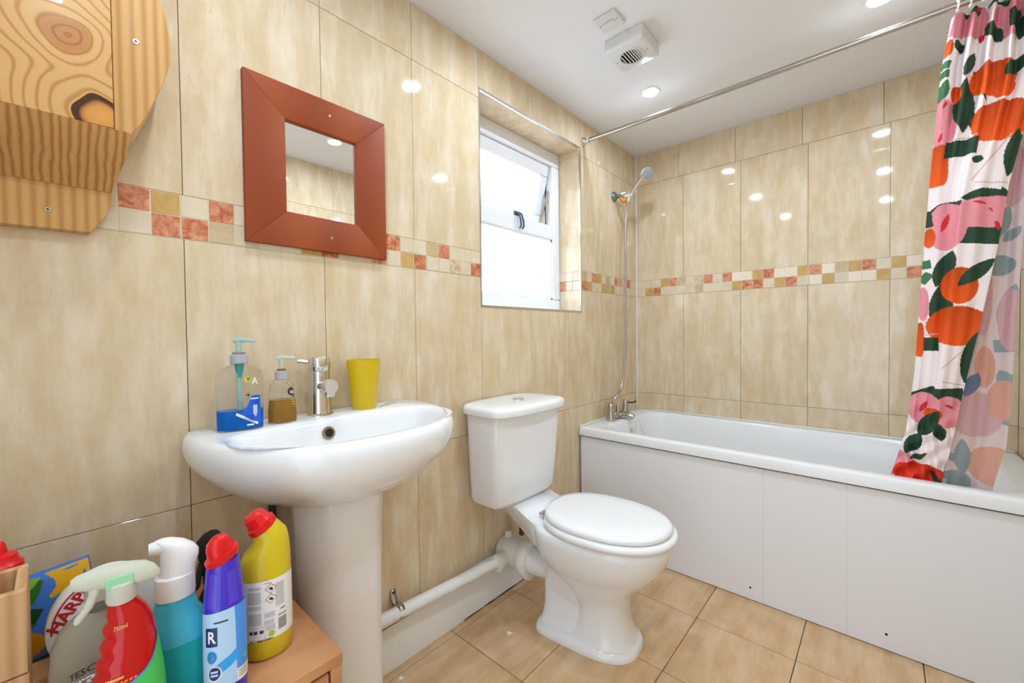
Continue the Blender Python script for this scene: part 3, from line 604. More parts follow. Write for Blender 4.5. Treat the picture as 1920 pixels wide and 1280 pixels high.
# basin tap
MT_DULLW = mat('limescaled_chrome', (.80, .80, .80), .32, .9)
bt = thing('basin_tap', 'chrome single lever mixer tap at the back of the washbasin', 'tap', (.058, -2.094, .8828), R(-26))
obj('body', lathe([(.034, 0), (.034, .003), (.0295, .006), (.0285, .012), (.0262, .100), (.0262, .120)], MT_CHROME, 36), bt)
obj('lever_cap', lathe([(.0262, .1215), (.0280, .124), (.0280, .155), (.0265, .158), (0, .158)], MT_CHROME, 36), bt)
obj('lever', tube([(-.002, -.024, .145), (-.004, -.046, .149), (-.005, -.053, .150)], [.0062, .0055, .0066], MT_CHROME, 12), bt)
obj('spout', tube([(.005, .002, .078), (.055, .018, .084), (.088, .028, .086)], [.0135, .0135, .0150], MT_CHROME, 20), bt)
me = lathe([(.0165, -.020), (.0180, -.014), (.0180, .010), (.016, .013), (0, .0135)], MT_DULLW, 28); dv = Vector((.95, .30, .03)).normalized(); me.transform(Matrix.Translation((.090, .029, .086)) @ dv.to_track_quat('Z', 'Y').to_matrix().to_4x4()); obj('spout_end', me, bt)
obj('aerator', lathe([(.0115, .060), (.0125, .062), (.0125, .072)], MT_CHROME, 20, org=(.088, .028, 0)), bt)
# tumbler
cup = thing('tumbler', 'plain yellow plastic tumbler on the right of the basin deck', 'cup', (.062, -1.966, .8828))
obj('cup_wall', lathe([(.0, .001), (.032, .001), (.0345, .004), (.0480, .143), (.0483, .144), (.0460, .144), (.0330, .006), (0, .006)], MT_CUP, 40), cup)
obj('foot_ring', lathe([(.033, 0), (.0342, .003), (.0348, .0045)], MT_CUP, 36), cup)

# ------------------------------------------------------------------ mirror
mir = thing('mirror', 'small square mirror in a wide reddish wooden frame on the tiled wall', 'mirror', (.0012, -2.053, 1.5585))
ow, oh, iw, ih = .198, .2165, .101, .1235
for q in (((-ow, -oh), (ow, -oh), (iw, -ih), (-iw, -ih)), ((ow, -oh), (ow, oh), (iw, ih), (iw, -ih)), ((ow, oh), (-ow, oh), (-iw, ih), (iw, ih)), ((-ow, oh), (-ow, -oh), (-iw, -ih), (-iw, ih))):
    me = prism([(a * .9995, b * .9995) for a, b in q], 0, .017, 'X', MT_MAHOG, .0012); obj('frame_rail', me, mir)
obj('mirror_glass', box(.004, .0062, -iw - .002, iw + .002, -ih - .002, ih + .002, 0, m=MT_MIRROR), mir)
for z in (.176, -.176): obj('screw', lathe([(0, .0188), (.0035, .0185), (.0045, .017)], MT_DULL, 12, 'X', (0, .02, z)), mir)

# ------------------------------------------------------------------ pine wall shelf (upper left)
sh_ = thing('wall_shelf', 'varnished knotty pine shelf bracket with curved edge on the wall', 'shelf', (0, 0, 0))
right = [(-2.430, 1.93), (-2.440, 1.84), (-2.428, 1.764), (-2.419, 1.728), (-2.413, 1.673), (-2.421, 1.622), (-2.441, 1.562), (-2.461, 1.513), (-2.478, 1.483)]
rs_ = [(v.x, v.y) for v in spline([(a, b, 0) for a, b in right], 5)]
obj('side_stile', prism(rs_ + [(-2.499, 1.484), (-2.499, 1.93)], .012, .150, 'X', MT_PINE, .002), sh_)
obj('front_board', prism([(-2.500, 1.487), (-2.500, 1.93), (-2.88, 1.93), (-2.88, 1.478)], .012, .154, 'X', MT_KNOT, .0015), sh_)
und = [(.153, 1.4865, -2.478), (.118, 1.452, -2.480), (.085, 1.436, -2.485), (.058, 1.420, -2.490), (.032, 1.398, -2.497)]
lo = []
for x, z, y in und: lo.append([Vector((x, y, z)), Vector((x, -2.88, z - .004)), Vector((.010, -2.88, z + .004)), Vector((.010, y, z + .006))])
obj('underside', loft(lo, MT_PINEX, smooth=40), sh_)
tong = spline([(-2.493, 1.424, 0), (-2.500, 1.367, 0), (-2.513, 1.337, 0), (-2.529, 1.312, 0)], 5)
obj('lower_back_board', prism([(v.x, v.y) for v in tong] + [(-2.88, 1.305), (-2.88, 1.42)], .0008, .030, 'X', MT_PINE, .002), sh_)
def screw(par, x, y, z, r=.0055):
    s = obj('screw', lathe([(0, .0014), (r * .8, .0014), (r, .0)], MT_BRASS, 18, 'X', (x, y, z)), par)
    obj('cross_slot', merge([box(x + .0013, x + .0019, y - r * .55, y + r * .55, z - .0006, z + .0006), box(x + .0013, x + .0019, y - .0006, y + .0006, z - r * .55, z + r * .55)], MT_DARK), s)
screw(sh_, .1502, -2.466, 1.664); screw(sh_, .0302, -2.585, 1.346)

# ------------------------------------------------------------------ drawer cabinet
CZ = .537
cab = thing('drawer_cabinet', 'low tan wooden drawer cabinet holding cleaning bottles', 'cabinet', (0, 0, 0))
cy0, cy1, cx1 = -2.84, -2.253, .500
obj('top', box(.012, cx1, cy0, cy1, CZ - .020, CZ, .0015, 1, MT_CAB), cab)
obj('side_panel', box(.012, cx1 - .002, cy1 - .020, cy1 - .001, .03, CZ - .020, .001, 1, MT_CAB), cab); obj('side_panel', box(.012, cx1 - .002, cy0 + .001, cy0 + .020, .03, CZ - .020, .001, 1, MT_CAB), cab)
obj('back_panel', box(.012, .020, cy0 + .02, cy1 - .02, .03, CZ - .02, 0, m=MT_CAB), cab); obj('bottom_panel', box(.02, cx1 - .01, cy0 + .02, cy1 - .02, .03, .05, 0, m=MT_CAB), cab)
for i in range(3):
    z1 = CZ - .026 - i * .155
    d = obj('drawer_front', box(cx1 - .022, cx1 - .004, cy0 + .023, cy1 - .023, z1 - .148, z1, .002, 1, MT_CAB), cab)
    obj('knob', lathe([(.006, 0), (.006, .012), (.015, .018), (.014, .027), (0, .029)], MT_CAB, 20, 'X', (cx1 - .004, (cy0 + cy1) / 2, z1 - .074)), d)
for x in (.04, cx1 - .04):
    for y in (cy0 + .03, cy1 - .03): obj('foot', lathe([(.018, 0), (.016, .03)], MT_BLACK, 16, org=(x, y, 0)), cab)
crate = thing('wooden_box', 'pale wooden storage box at the left end of the cabinet top', 'box', (.200, -2.619, CZ)); crate.scale = (1, 1, .89)
for z0, z1 in ((.001, .098), (.100, .234)): obj('front_board', box(.098, .110, -.16, 0, z0, z1, .0015, 1, MT_CRATE), crate)
for y in (-.012, -.16): obj('side_board', box(0.012, .0975, y, y + .012, .001, .232, .0015, 1, MT_CRATE), crate)
obj('back_board', box(0, .0115, -.16, 0, .001, .232, .0015, 1, MT_CRATE), crate); obj('base_board', box(.0125, .0975, -.147, -.0125, .001, .009, 0, m=MT_CRATE), crate)

# ------------------------------------------------------------------ shower curtain
import numpy as np
FRONT=[
('E','P',1.3868,2.0826,0.0257,0.0548,2.0000),
('E','P',1.4260,2.0680,0.0269,0.0571,2.0000),
('E','P',1.4916,2.0415,0.0325,0.0584,2.0000),
('E','P',1.5173,2.0694,0.0288,0.0256,2.0000),
('L','D',1.4081,2.1735,1.4327,2.0778,0.0168),
('L','D',1.4050,2.1336,1.4099,2.0894,0.0102),
('B','D',1.4608,2.1364,1.4677,2.0956,0.0148),
('B','D',1.5070,2.0637,1.5065,2.0085,0.0129),
('L','D',1.3837,2.0267,1.3992,1.9858,0.0111),
('L','D',1.4485,2.0453,1.4815,1.9806,0.0165),
('B','D',1.5145,2.0362,1.5283,1.9743,0.0128),
('L','D',1.4855,2.1309,1.4912,2.0799,0.0114),
('E','O',1.3637,2.0071,0.0139,0.0277,2.0000),
('B','G',1.3483,1.9590,1.3712,1.9526,0.0122),
('B','G',1.3448,1.9277,1.3690,1.9262,0.0122),
('L','G',1.3644,1.9076,1.3369,1.8319,0.0175),
('L','D',1.3370,1.8057,1.3336,1.7633,0.0071),
('E','P',1.3557,1.7697,0.0332,0.0768,2.0000),
('E','O',1.3431,1.6363,0.0264,0.0669,4.0000),
('L','D',1.4245,1.9710,1.4022,1.8988,0.0118),
('L','D',1.4034,1.8916,1.4012,1.7272,0.0239),
('L','D',1.4057,1.8974,1.4219,1.7204,0.0093),
('L','D',1.4227,1.9170,1.4482,1.8042,0.0075),
('E','O',1.4630,1.8738,0.0496,0.0529,2.0000),
('E','O',1.4827,1.8430,0.0262,0.0393,2.0000),
('E','O',1.4782,1.7361,0.0608,0.0608,2.6000),
('L','D',1.4867,1.8672,1.5288,1.9190,0.0194),
('L','D',1.5164,1.7023,1.4936,1.5611,0.0195),
('E','O',1.3850,1.8567,0.0120,0.0275,2.0000),
('B','D',1.3611,1.6833,1.4314,1.6740,0.0257),
('L','D',1.4180,1.6343,1.4430,1.6239,0.0118),
('B','S',1.4174,1.5655,1.5020,1.6894,0.0017),
('B','S',1.3706,1.7131,1.4311,1.7057,0.0017),
('B','S',1.4243,1.5570,1.4959,1.5427,0.0017),
('L','D',1.3957,1.5146,1.4962,1.5053,0.0251),
('L','D',1.4832,1.5312,1.4922,1.4754,0.0115),
('E','P',1.4432,1.4540,0.0773,0.0538,2.6000),
('B','D',1.3836,1.3985,1.4823,1.3825,0.0253),
('L','D',1.3168,1.4645,1.3981,1.5072,0.0245),
('E','P',1.3653,1.4328,0.0454,0.0769,2.0000),
('E','O',1.3273,1.4023,0.0142,0.0321,2.0000),
('B','D',1.3204,1.4940,1.3258,1.4398,0.0107),
('L','K',1.4214,1.4988,1.4530,1.4853,0.0042),
('L','K',1.3545,1.4172,1.3723,1.4748,0.0079),
('L','K',1.4700,1.4307,1.4778,1.4013,0.0058),
('L','K',1.4553,1.4749,1.4642,1.4598,0.0025),
('L','K',1.3637,1.8392,1.3553,1.8165,0.0044),
('L','K',1.3463,1.7104,1.3535,1.7393,0.0044),
('L','D',1.3792,1.3526,1.3421,1.2377,0.0228),
('L','D',1.3593,1.2539,1.3482,1.0853,0.0265),
('L','D',1.3679,1.2461,1.3857,1.2791,0.0087),
('E','O',1.3955,1.2368,0.0414,0.0587,2.0000),
('L','D',1.3896,1.2356,1.4698,1.3151,0.0203),
('E','O',1.3917,1.1075,0.0711,0.0641,2.0000),
('B','D',1.3105,1.0477,1.3509,1.0481,0.0223),
('E','O',1.3053,1.0622,0.0109,0.0579,4.0000),
('E','P',1.3135,1.1827,0.0144,0.0575,2.0000),
('B','G',1.3101,1.3139,1.3316,1.3167,0.0143),
('B','G',1.3079,1.2549,1.3293,1.2850,0.0125),
('L','D',1.4360,1.0880,1.4084,0.9228,0.0222),
('B','D',1.3458,0.8791,1.4075,0.8847,0.0228),
('B','D',1.2856,0.8589,1.3482,0.8918,0.0198),
('E','P',1.3171,0.8312,0.0415,0.0541,2.0000),
('E','P',1.3745,0.8253,0.0404,0.0527,2.0000),
('E','O',1.3375,0.8138,0.0214,0.0214,2.0000),
('L','D',1.3048,0.7331,1.3499,0.8296,0.0198),
('L','D',1.3490,0.7866,1.3581,0.7273,0.0160),
('L','D',1.2721,0.6686,1.3099,0.7449,0.0201),
('E','P',1.2548,0.6316,0.0447,0.0447,2.0000),
('E','R',1.3056,0.6052,0.0655,0.0400,2.0000),
('L','K',1.3646,0.8507,1.3865,0.8390,0.0044),
('L','K',1.3081,0.8175,1.3246,0.8555,0.0072),
('B','S',1.3579,0.9262,1.4073,0.9158,0.0017),
('B','S',1.3206,1.0784,1.3506,1.0835,0.0018),
('B','S',1.3564,0.9686,1.3994,1.0227,0.0017),
('L','D',1.3350,0.6261,1.3604,0.5744,0.0080),
('L','D',1.2829,0.6521,1.3257,0.6822,0.0082),
('L','K',1.4281,2.0884,1.4390,2.1156,0.0058),
('L','K',1.4431,2.0233,1.4355,1.9973,0.0067)]
BACK=[
('E','g',1.4862,1.2966,0.0329,0.0329,2.0000),
('L','g',1.5185,1.2362,1.4913,1.0841,0.0213),
('B','g',1.4765,1.0410,1.5192,1.0449,0.0197),
('L','g',1.4330,0.8921,1.5087,0.7935,0.0234),
('L','g',1.4891,0.9667,1.5173,0.9029,0.0197),
('E','p',1.4358,0.8190,0.0613,0.0749,2.0000),
('E','o',1.4974,0.8714,0.0330,0.0627,2.0000),
('E','o',1.4808,0.6571,0.0601,0.0634,2.0000),
('E','p',1.5101,1.1231,0.0261,0.0979,2.0000),
('L','g',1.4098,0.7359,1.4119,0.6146,0.0207),
('L','g',1.4095,0.6245,1.3502,0.6007,0.0140),
('L','g',1.4081,0.6504,1.3657,0.6949,0.0122),
('E','g',1.4026,0.5915,0.0295,0.0313,2.0000),
('L','g',1.5038,1.4810,1.4866,1.3867,0.0164),
('L','g',1.5283,1.4118,1.4921,1.3695,0.0146),
('E','o',1.4572,0.9735,0.0235,0.0672,2.0000),
('L','n',1.4438,0.9559,1.4146,0.8767,0.0188),
('E','p',1.5113,1.5758,0.0324,0.0971,2.0000),
('E','p',1.4498,1.1920,0.0235,0.1177,2.0000)]
PL = [(2.198, 1.379), (2.108, 1.374), (1.948, 1.351), (1.607, 1.328), (1.308, 1.311), (0.947, 1.294), (0.762, 1.276), (0.646, 1.252), (0.555, 1.225)]
PB = [(2.089, 1.562), (1.874, 1.559), (1.699, 1.527), (1.545, 1.498), (1.36, 1.477), (1.107, 1.44), (0.886, 1.405), (0.726, 1.384), (0.633, 1.366), (0.568, 1.357)]
PR = [(2.089, 1.562), (1.874, 1.559), (1.598, 1.547), (1.363, 1.531), (1.195, 1.524), (0.886, 1.512), (0.728, 1.503), (0.598, 1.478)]
CC = {'P': (232, 146, 156), 'O': (222, 84, 20), 'G': (64, 112, 74), 'D': (38, 66, 46), 'S': (216, 178, 172), 'K': (206, 48, 62), 'R': (226, 58, 30),
      'g': (148, 162, 162), 'p': (214, 172, 174), 'o': (222, 164, 144), 'n': (112, 124, 156)}
def cloth(name, xl, xr, zs0, zs1, yf, base, motifs, nu, nv, parent, m):
    z = np.linspace(zs0, zs1, nv); s = np.linspace(0, 1, nu)
    XL = np.interp(z, [q[0] for q in xl[::-1]], [q[1] for q in xl[::-1]]); XR_ = np.interp(z, [q[0] for q in xr[::-1]], [q[1] for q in xr[::-1]])
    X = XL[:, None] + (XR_ - XL)[:, None] * s[None, :]; Z = np.repeat(z[:, None], nu, 1); Y = yf(s[None, :], Z)
    col = np.ones((nv, nu, 4)); col[..., :3] = srgb(*base)
    wob = .0012 * np.sin(X * 900 + Z * 310) + .0008 * np.sin(Z * 1300 - X * 500)
    for q in motifs:
        c = np.array(srgb(*CC[q[1]]))
        if q[0] == 'E':
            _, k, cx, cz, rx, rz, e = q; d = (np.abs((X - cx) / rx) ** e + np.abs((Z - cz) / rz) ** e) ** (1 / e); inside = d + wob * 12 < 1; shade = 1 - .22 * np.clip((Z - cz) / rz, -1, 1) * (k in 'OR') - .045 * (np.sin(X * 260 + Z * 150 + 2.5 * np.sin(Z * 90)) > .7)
        else:
            _, k, x0, z0, x1, z1, hw_ = q; L_ = math.hypot(x1 - x0, z1 - z0); t = ((X - x0) * (x1 - x0) + (Z - z0) * (z1 - z0)) / L_ ** 2; d = np.abs((X - x0) * (z1 - z0) - (Z - z0) * (x1 - x0)) / L_
            prof = np.ones_like(t) if q[0] == 'B' else np.clip(np.sin(np.pi * np.clip(t, 0, 1)) ** .8, 0, 1)
            inside = (t > 0) & (t < 1) & (d + wob * .5 < hw_ * prof); shade = 1 + .30 * (np.sin(t * 34 + d * 900) > .6) * (k in 'DG') + .0 * t
        col[..., :3][inside] = (c[None, :] * np.asarray(shade * np.ones_like(X))[inside][:, None])
    V = np.stack([X, Y, Z], -1).reshape(-1, 3)
    idx = np.arange(nv * nu).reshape(nv, nu); F = np.stack([idx[:-1, :-1], idx[:-1, 1:], idx[1:, 1:], idx[1:, :-1]], -1).reshape(-1, 4)
    me = bpy.data.meshes.new(name); me.from_pydata(V.tolist(), [], F.tolist()); me.materials.append(m)
    at = me.color_attributes.new('print', 'FLOAT_COLOR', 'POINT'); at.data.foreach_set('color', col.reshape(-1).astype(np.float32))
    me.polygons.foreach_set('use_smooth', [True] * len(me.polygons)); me.update()
    return obj(name, me, parent)
def clothmat(name, rough):
    m = mat(name, rough=rough, spec=.3); t = NT(m); a = t.n('ShaderNodeAttribute', attribute_name='print'); t.l(a.outputs['Color'], t.b.inputs['Base Color'])
    v = t.coords((1, 1, 1), False); t.bump(t.noise(v, 900, 2), .15, .0008); return m
def sm(a, b, x): t = np.clip((x - a) / (b - a), 0, 1); return t * t * (3 - 2 * t)
def yfront(s, Z):
    top = sm(1.45, 2.05, Z); low = sm(.95, .60, Z)
    mid = .017 - .034 * sm(.37, .45, s) + .016 * sm(.55, 1.0, s) - .012 * sm(.0, .12, s) + .003 * np.cos(2 * np.pi * (s * 4.1 + .3 + Z))
    upp = .016 * np.cos(2 * np.pi * (s * 5.0 + .1)) + .006 * np.cos(2 * np.pi * (s * 9 + .2))
    bot = .010 * np.cos(2 * np.pi * (s * 3.3 + Z * 9)) + .006 * np.cos(2 * np.pi * (Z * 14 - s * 2))
    return -.618 + (1 - top) * mid * (1 - .5 * low) + top * upp + low * bot
def yback(s, Z):
    return -.584 + .010 * np.cos(2 * np.pi * (s * 1.3 + .1 + .1 * np.sin(Z * 2))) + .003 * np.cos(2 * np.pi * (s * 3.7 + Z))
cur = thing('shower_curtain', 'gathered white shower curtain printed with oranges, pink fruit and green leaves', 'curtain', (0, 0, 0))
PBB = [(z, x - .030) for z, x in PB]
for L_ in (PL, PB, PBB, PR): L_.append((.50, L_[-1][1] - .006))
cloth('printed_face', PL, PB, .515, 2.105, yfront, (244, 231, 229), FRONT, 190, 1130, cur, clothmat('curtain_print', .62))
cloth('reverse_face', PBB, PR, .515, 2.105, yback, (224, 204, 200), BACK, 130, 900, cur, clothmat('curtain_reverse', .6))
for i in range(7):
    x = 1.385 + i * .028; pts = [(x + .0015 * math.sin(k), -.640 + .0165 * math.cos(k * math.pi / 8), 2.1225 + .019 * math.sin(k * math.pi / 8)) for k in range(-5, 12)]
    obj('hook', tube(pts, .0022, MT_WHITEPL, 8), cur)

# ------------------------------------------------------------------ soap bottles on the basin
def rectd(b, par, m, u0, u1, z0, z1, th0, off=.0010, n=6, name='print_block', rot=0.):
    zc = (z0 + z1) / 2; f = b.fn(th0, zc, off, rot); V, F = [], []
    for i in range(n + 1):
        u = u0 + (u1 - u0) * i / n; V += [f(u, z0 - zc), f(u, z1 - zc)]
    for i in range(n): F.append((2 * i, 2 * i + 2, 2 * i + 3, 2 * i + 1))
    return obj(name, mesh(name, V, F, [m], 60), par)
def lett(b, par, s, size, m, th0, zc, off=.0012, rot=0., bold=0., shear=0., rad=None):
    return obj('lettering', text_mesh(s, size, m, b.fn(th0, zc, off, rot, rad), bold, shear), par)
DK = .8828
sb = thing('soap_dispenser', 'large clear pump bottle with a little blue liquid soap', 'soap bottle', (.090, -2.293, DK), R(-14))
b = Bottle([(0, .024, .044, 0, 0, 3.0), (.004, .026, .046, 0, 0, 3.0), (.06, .0265, .0465, 0, 0, 3.0), (.120, .0265, .0475, 0, 0, 3.0), (.135, .025, .045, 0, 0, 2.8), (.145, .020, .036, 0, 0, 2.4), (.150, .016, .022, 0, 0, 2.), (.152, .0155, .0165, 0, 0, 2.), (.158, .0155, .0155, 0, 0, 2.)])
obj('bottle', b.mesh(MT_CLEAR, 48), sb)
obj('blue_soap', b.mesh(MT_BLUELIQ, 48, .003, .047, -.0012), sb)
obj('collar', lathe([(.0165, .154), (.0185, .156), (.0180, .174), (.014, .176)], MT_GREY, 32), sb)
obj('pump_ring', lathe([(.013, .176), (.013, .1805), (.006, .181)], mat('pump_ring_grey', srgb(140, 140, 128), .35), 24), sb)
obj('dip_tube', tube([(0, 0, .040), (0, -.002, .15)], .0055, MT_AQUA, 14), sb); obj('valve', lathe([(.009, .154), (.0085, .138), (.006, .130), (.006, .122)], mat('teal_valve', srgb(70, 170, 164), .25), 20), sb)
obj('pump', merge([tube([(0, 0, .180), (0, 0, .206)], .0060, MT_AQUA, 16), tube(spline([(-.004, -.010, .207), (0, 0, .209), (.006, .016, .209), (.012, .034, .206)], 4), [.005] * 4 + [.006] * 4 + [.0045] * 4 + [.0035], MT_AQUA, 12)], MT_AQUA), sb)
f = b.fn(0, 0, .0008, 0., .046)
obj('front_label', mesh('l', [f(.000, .040), f(.030, .012), f(.040, .010), f(.042, .045), f(.040, .080), f(.015, .080), f(.006, .052)], [(0, 1, 2, 3, 4, 5, 6)], [mat('blue_label_print', srgb(20, 96, 214), .3)]), sb)
obj('label_band', mesh('l', [f(-.004, .037) + Vector((.0005, 0, 0)), f(.030, .011) + Vector((.0005, 0, 0)), f(.031, .017) + Vector((.0005, 0, 0)), f(-.003, .043) + Vector((.0005, 0, 0))], [(0, 1, 2, 3)], [MT_LAB]), sb)
obj('emblem', mesh('l', [(v[0] + .0006, v[1], v[2]) for v in [f(.018, .058), f(.029, .058), f(.029, .040), f(.024, .030), f(.018, .038)]], [(0, 1, 2, 3, 4)], [mat('emblem_silver', srgb(190, 200, 214), .3)]), sb)
rectd(b, sb, MT_YSTICK, -.001, .010, .113, .1235, .12, .001); lett(b, sb, 'A', .024, MT_WHITEINK, .50, .113); lett(b, sb, '+', .016, MT_INK, .19, .081, bold=.02)
for z in (.117, .121): rectd(b, sb, MT_INK, .001, .008, z - .0009, z + .0009, .12, .0014)
rectd(b, sb, MT_LAB, -.010, .010, .0715, .0745, .50, .0012); rectd(b, sb, MT_WHITEINK, .006, .019, .011, .0145, 0, .0012)
hb_ = thing('hand_wash', 'small clear pump bottle half full of amber soap', 'soap bottle', (.082, -2.199, DK), R(-12))
b = Bottle([(0, .022, .030, 0, 0, 2.5), (.004, .024, .032, 0, 0, 2.5), (.03, .0235, .0315, 0, 0, 2.5), (.07, .021, .0275, 0, 0, 2.4), (.094, .0195, .0255, 0, 0, 2.3), (.104, .015, .019, 0, 0, 2.), (.110, .0135, .0135, 0, 0, 2.)])
obj('bottle', b.mesh(MT_CLEAR, 40), hb_); obj('amber_soap', b.mesh(MT_HONEY, 40, .003, .058, -.0012), hb_)
obj('collar', lathe([(.0135, .108), (.0155, .110), (.0150, .128), (.012, .130)], MT_GREY, 28), hb_); obj('pump_ring', lathe([(.0105, .130), (.0105, .1345), (.005, .135)], mat('pump_ring_brown', srgb(150, 92, 40), .4), 24), hb_)
obj('pump', merge([tube([(0, 0, .135), (0, 0, .160)], [.0045, .0075], MT_PALE, 14), tube(spline([(0, -.010, .161), (0, 0, .163), (.004, .014, .163), (.008, .030, .161)], 4), [.004] * 4 + [.005] * 4 + [.004] * 4 + [.0028], MT_PALE, 12)], MT_PALE), hb_)
obj('badge', b.poly(circ(.0105), MT_INK, .68, .078, .0008), hb_); lett(b, hb_, 'ca', .013, MT_WHITEINK, .70, .078, .0014, bold=.02); obj('badge', b.poly(circ(.006), mat('badge_violet', srgb(120, 60, 120), .4), .85, .069, .0011), hb_)
for u, z in ((.45, .10), (.5, .094), (.8, .092)): obj('speckle', b.poly(circ(.0012, 8), MT_INK, u, z, .0009), hb_)
for z in (.058, .052, .046): rectd(b, hb_, MT_LIME, -.004, .006, z - .0012, z + .0012, .75, .0009)

# ------------------------------------------------------------------ cleaning bottles on the cabinet
def tl(secs, m, n=36, smooth=50):
    loops = []
    for cy, cz, t, ry, rx, *cx in secs:
        a = R(t); loops.append([Vector(((cx[0] if cx else 0) + rx * math.cos(2 * math.pi * k / n), cy + ry * math.sin(2 * math.pi * k / n) * math.cos(a), cz + ry * math.sin(2 * math.pi * k / n) * math.sin(a))) for k in range(n)])
    return loft(loops, m, smooth=smooth)
# yellow angled-neck bottle
yb = thing('toilet_cleaner', 'yellow angled-neck cleaner bottle with red cap and white label', 'bottle', (.392, -2.339, CZ), R(-13)); yb.scale = (.95, .92, .925)
body = [(0, 0, 0, .036, .027), (0, .004, 0, .041, .031), (0, .05, 0, .0432, .033), (0, .11, 0, .0428, .033), (0, .165, 0, .0428, .032), (0, .185, 1, .0420, .031), (.0022, .199, 6, .0392, .0295), (.005, .211, 12, .0350, .028), (.0068, .222, 19, .0312, .0265), (.003, .233, 27, .0262, .0245), (-.0035, .2435, 33, .0232, .0225)]
obj('bottle', tl(body, MT_YEL), yb)
a33 = R(33); nx, nz_ = -math.sin(a33), math.cos(a33)
def capsec(d, r): return (-.0035 + nx * d, .2435 + nz_ * d, 33, r, r * .97)
cp_ = obj('cap', tl([capsec(-.003, .0255), capsec(.009, .0262), capsec(.0105, .0225), capsec(.013, .0215), capsec(.028, .0185), capsec(.033, .013), capsec(.034, .006)], MT_RED, 10, 25), yb)
b = Bottle([(0, .031, .041), (.05, .033, .0432), (.11, .033, .0428), (.165, .032, .0428), (.2, .03, .041)])
obj('label', b.patch(MT_LAB, R(-88), R(80), .040, .152, .0007, 20, 4, top=lambda t: .004 * (1 - t) * 0), yb)
T0 = 0.0
for u0, u1, z0, z1, mm in ((-.034, -.012, .138, .143, MT_INKG), (-.036, -.012, .112, .134, MT_INKG), (-.036, -.012, .101, .108, MT_INKG), (-.036, -.012, .072, .094, MT_INKG), (-.007, .010, .082, .092, MT_INKG), (-.007, .008, .070, .078, MT_INKG), (.012, .028, .098, .142, MT_INKG), (-.004, .010, .058, .068, MT_INKG), (.016, .032, .052, .074, MT_INKG2), (.016, .032, .078, .081, MT_INKG2), (.020, .030, .089, .091, MT_INK), (-.005, .005, .1465, .148, MT_INKG2)):
    rectd(b, yb, mm, u0, u1, z0, z1, T0)
for zc in (.136, .117):
    obj('hazard_diamond', b.poly([(0, .0098), (.0098, 0), (0, -.0098), (-.0098, 0)], MT_INKR, .10, zc, .0012), yb); obj('hazard_diamond', b.poly([(0, .0082), (.0082, 0), (0, -.0082), (-.0082, 0)], MT_LAB, .10, zc, .0015), yb)
    obj('hazard_mark', b.poly([(-.004, -.002), (-.001, -.001), (.001, -.004), (.004, -.002), (.002, .002), (-.002, .003)], MT_INK, .10, zc, .0018), yb)
rectd(b, yb, mat('box_rule', srgb(170, 170, 170), .5), -.036, -.006, .044, .068, T0, .0009); rectd(b, yb, MT_LAB, -.0355, -.0065, .0445, .0675, T0, .0012)
for u in (-.030, -.022, -.012): obj('safety_icon', b.poly([(-.003, -.004), (.003, -.004), (.0035, .003), (0, .0005), (-.002, .004)], MT_INK, u / .0428, .060, .0015), yb)
obj('recycling_mark', b.poly(circ(.0055), MT_LIME, .09, .051, .0012), yb)
for i, c in enumerate(((200, 40, 60), (232, 214, 60), (232, 214, 60), (30, 28, 30), (30, 28, 30), (230, 60, 40), (40, 80, 80), (24, 28, 40), (120, 130, 150))): rectd(b, yb, mat('colour_bar', srgb(*c), .5), -.032 + i * .0043, -.028 + i * .0043, .0405, .0430, T0, .0012, 2)
# violet bottle
vb = thing('drain_cleaner', 'violet bottle with red dome cap and blue label beside the yellow bottle', 'bottle', (.436, -2.413, CZ), R(-14)); vb.scale = (.9, .83, 1.07)
b = Bottle([(0, .024, .031, 0, 0, 2.6), (.004, .027, .034, 0, 0, 2.6), (.06, .0275, .0345, 0, 0, 2.5), (.12, .027, .0335, 0, 0, 2.4), (.15, .0255, .0315, 0, 0, 2.3), (.185, .023, .0275, 0, 0, 2.1), (.200, .021, .0245, 0, 0, 2.)])
obj('bottle', b.mesh(MT_PURPLE, 40), vb)
for th in (-.55, .45): obj('grip_panel', b.patch(mat('violet_grip', srgb(84, 66, 206), .25), th - .28, th + .28, .138, .186, .0007, 8, 8), vb)
def vcap(d, r, t=20, lean=R(14)): return (-math.sin(R(t)) * d * .8 - .000, .199 + d * math.cos(R(t)), t, r, r * .86, d * math.sin(lean) * 1.2)
cp_ = obj('cap', tl([vcap(-.002, .0255), vcap(.004, .0285), vcap(.010, .0285), vcap(.012, .0225), vcap(.026, .0205), vcap(.035, .0165), vcap(.040, .0095), vcap(.0415, .003)], MT_RED, 32), vb)
obj('label', b.patch(MT_LABLB, R(-95), R(25), .022, .128, .0007, 16, 6, top=lambda t: .006 * t), vb); obj('label', b.patch(MT_LABB, R(25), R(92), .040, .134, .0007, 10, 6), vb); obj('label', b.patch(MT_LAB, R(25), R(92), .022, .040, .0007, 10, 2), vb)
rectd(b, vb, MT_LABSKY, -.012, .020, .048, .062, .02, .0010, 8, 'label_stripe', .55)
rectd(b, vb, MT_NAVY, -.012, .010, .084, .111, -.55, .0011, 8, 'letter_patch')
lett(b, vb, 'R', .024, MT_WHITEINK, -.55, .097, .0016, bold=.02); obj('logo_blob', b.poly(circ(.009), mat('logo_blue', srgb(40, 130, 200), .4), -.55, .069, .0012), vb)
obj('badge', b.poly(circ(.0115), MT_LAB, -.42, .045, .0013), vb); obj('badge', b.poly(circ(.0095), MT_NAVY, -.42, .045, .0017), vb)
for z in (.048, .043): rectd(b, vb, MT_LABLB, -.006, .006, z - .0016, z + .0016, -.42, .0021, 3)
for z in (.036, .032, .028): rectd(b, vb, MT_INKG2, .018, .040, z - .0008, z + .0008, 0, .0010)
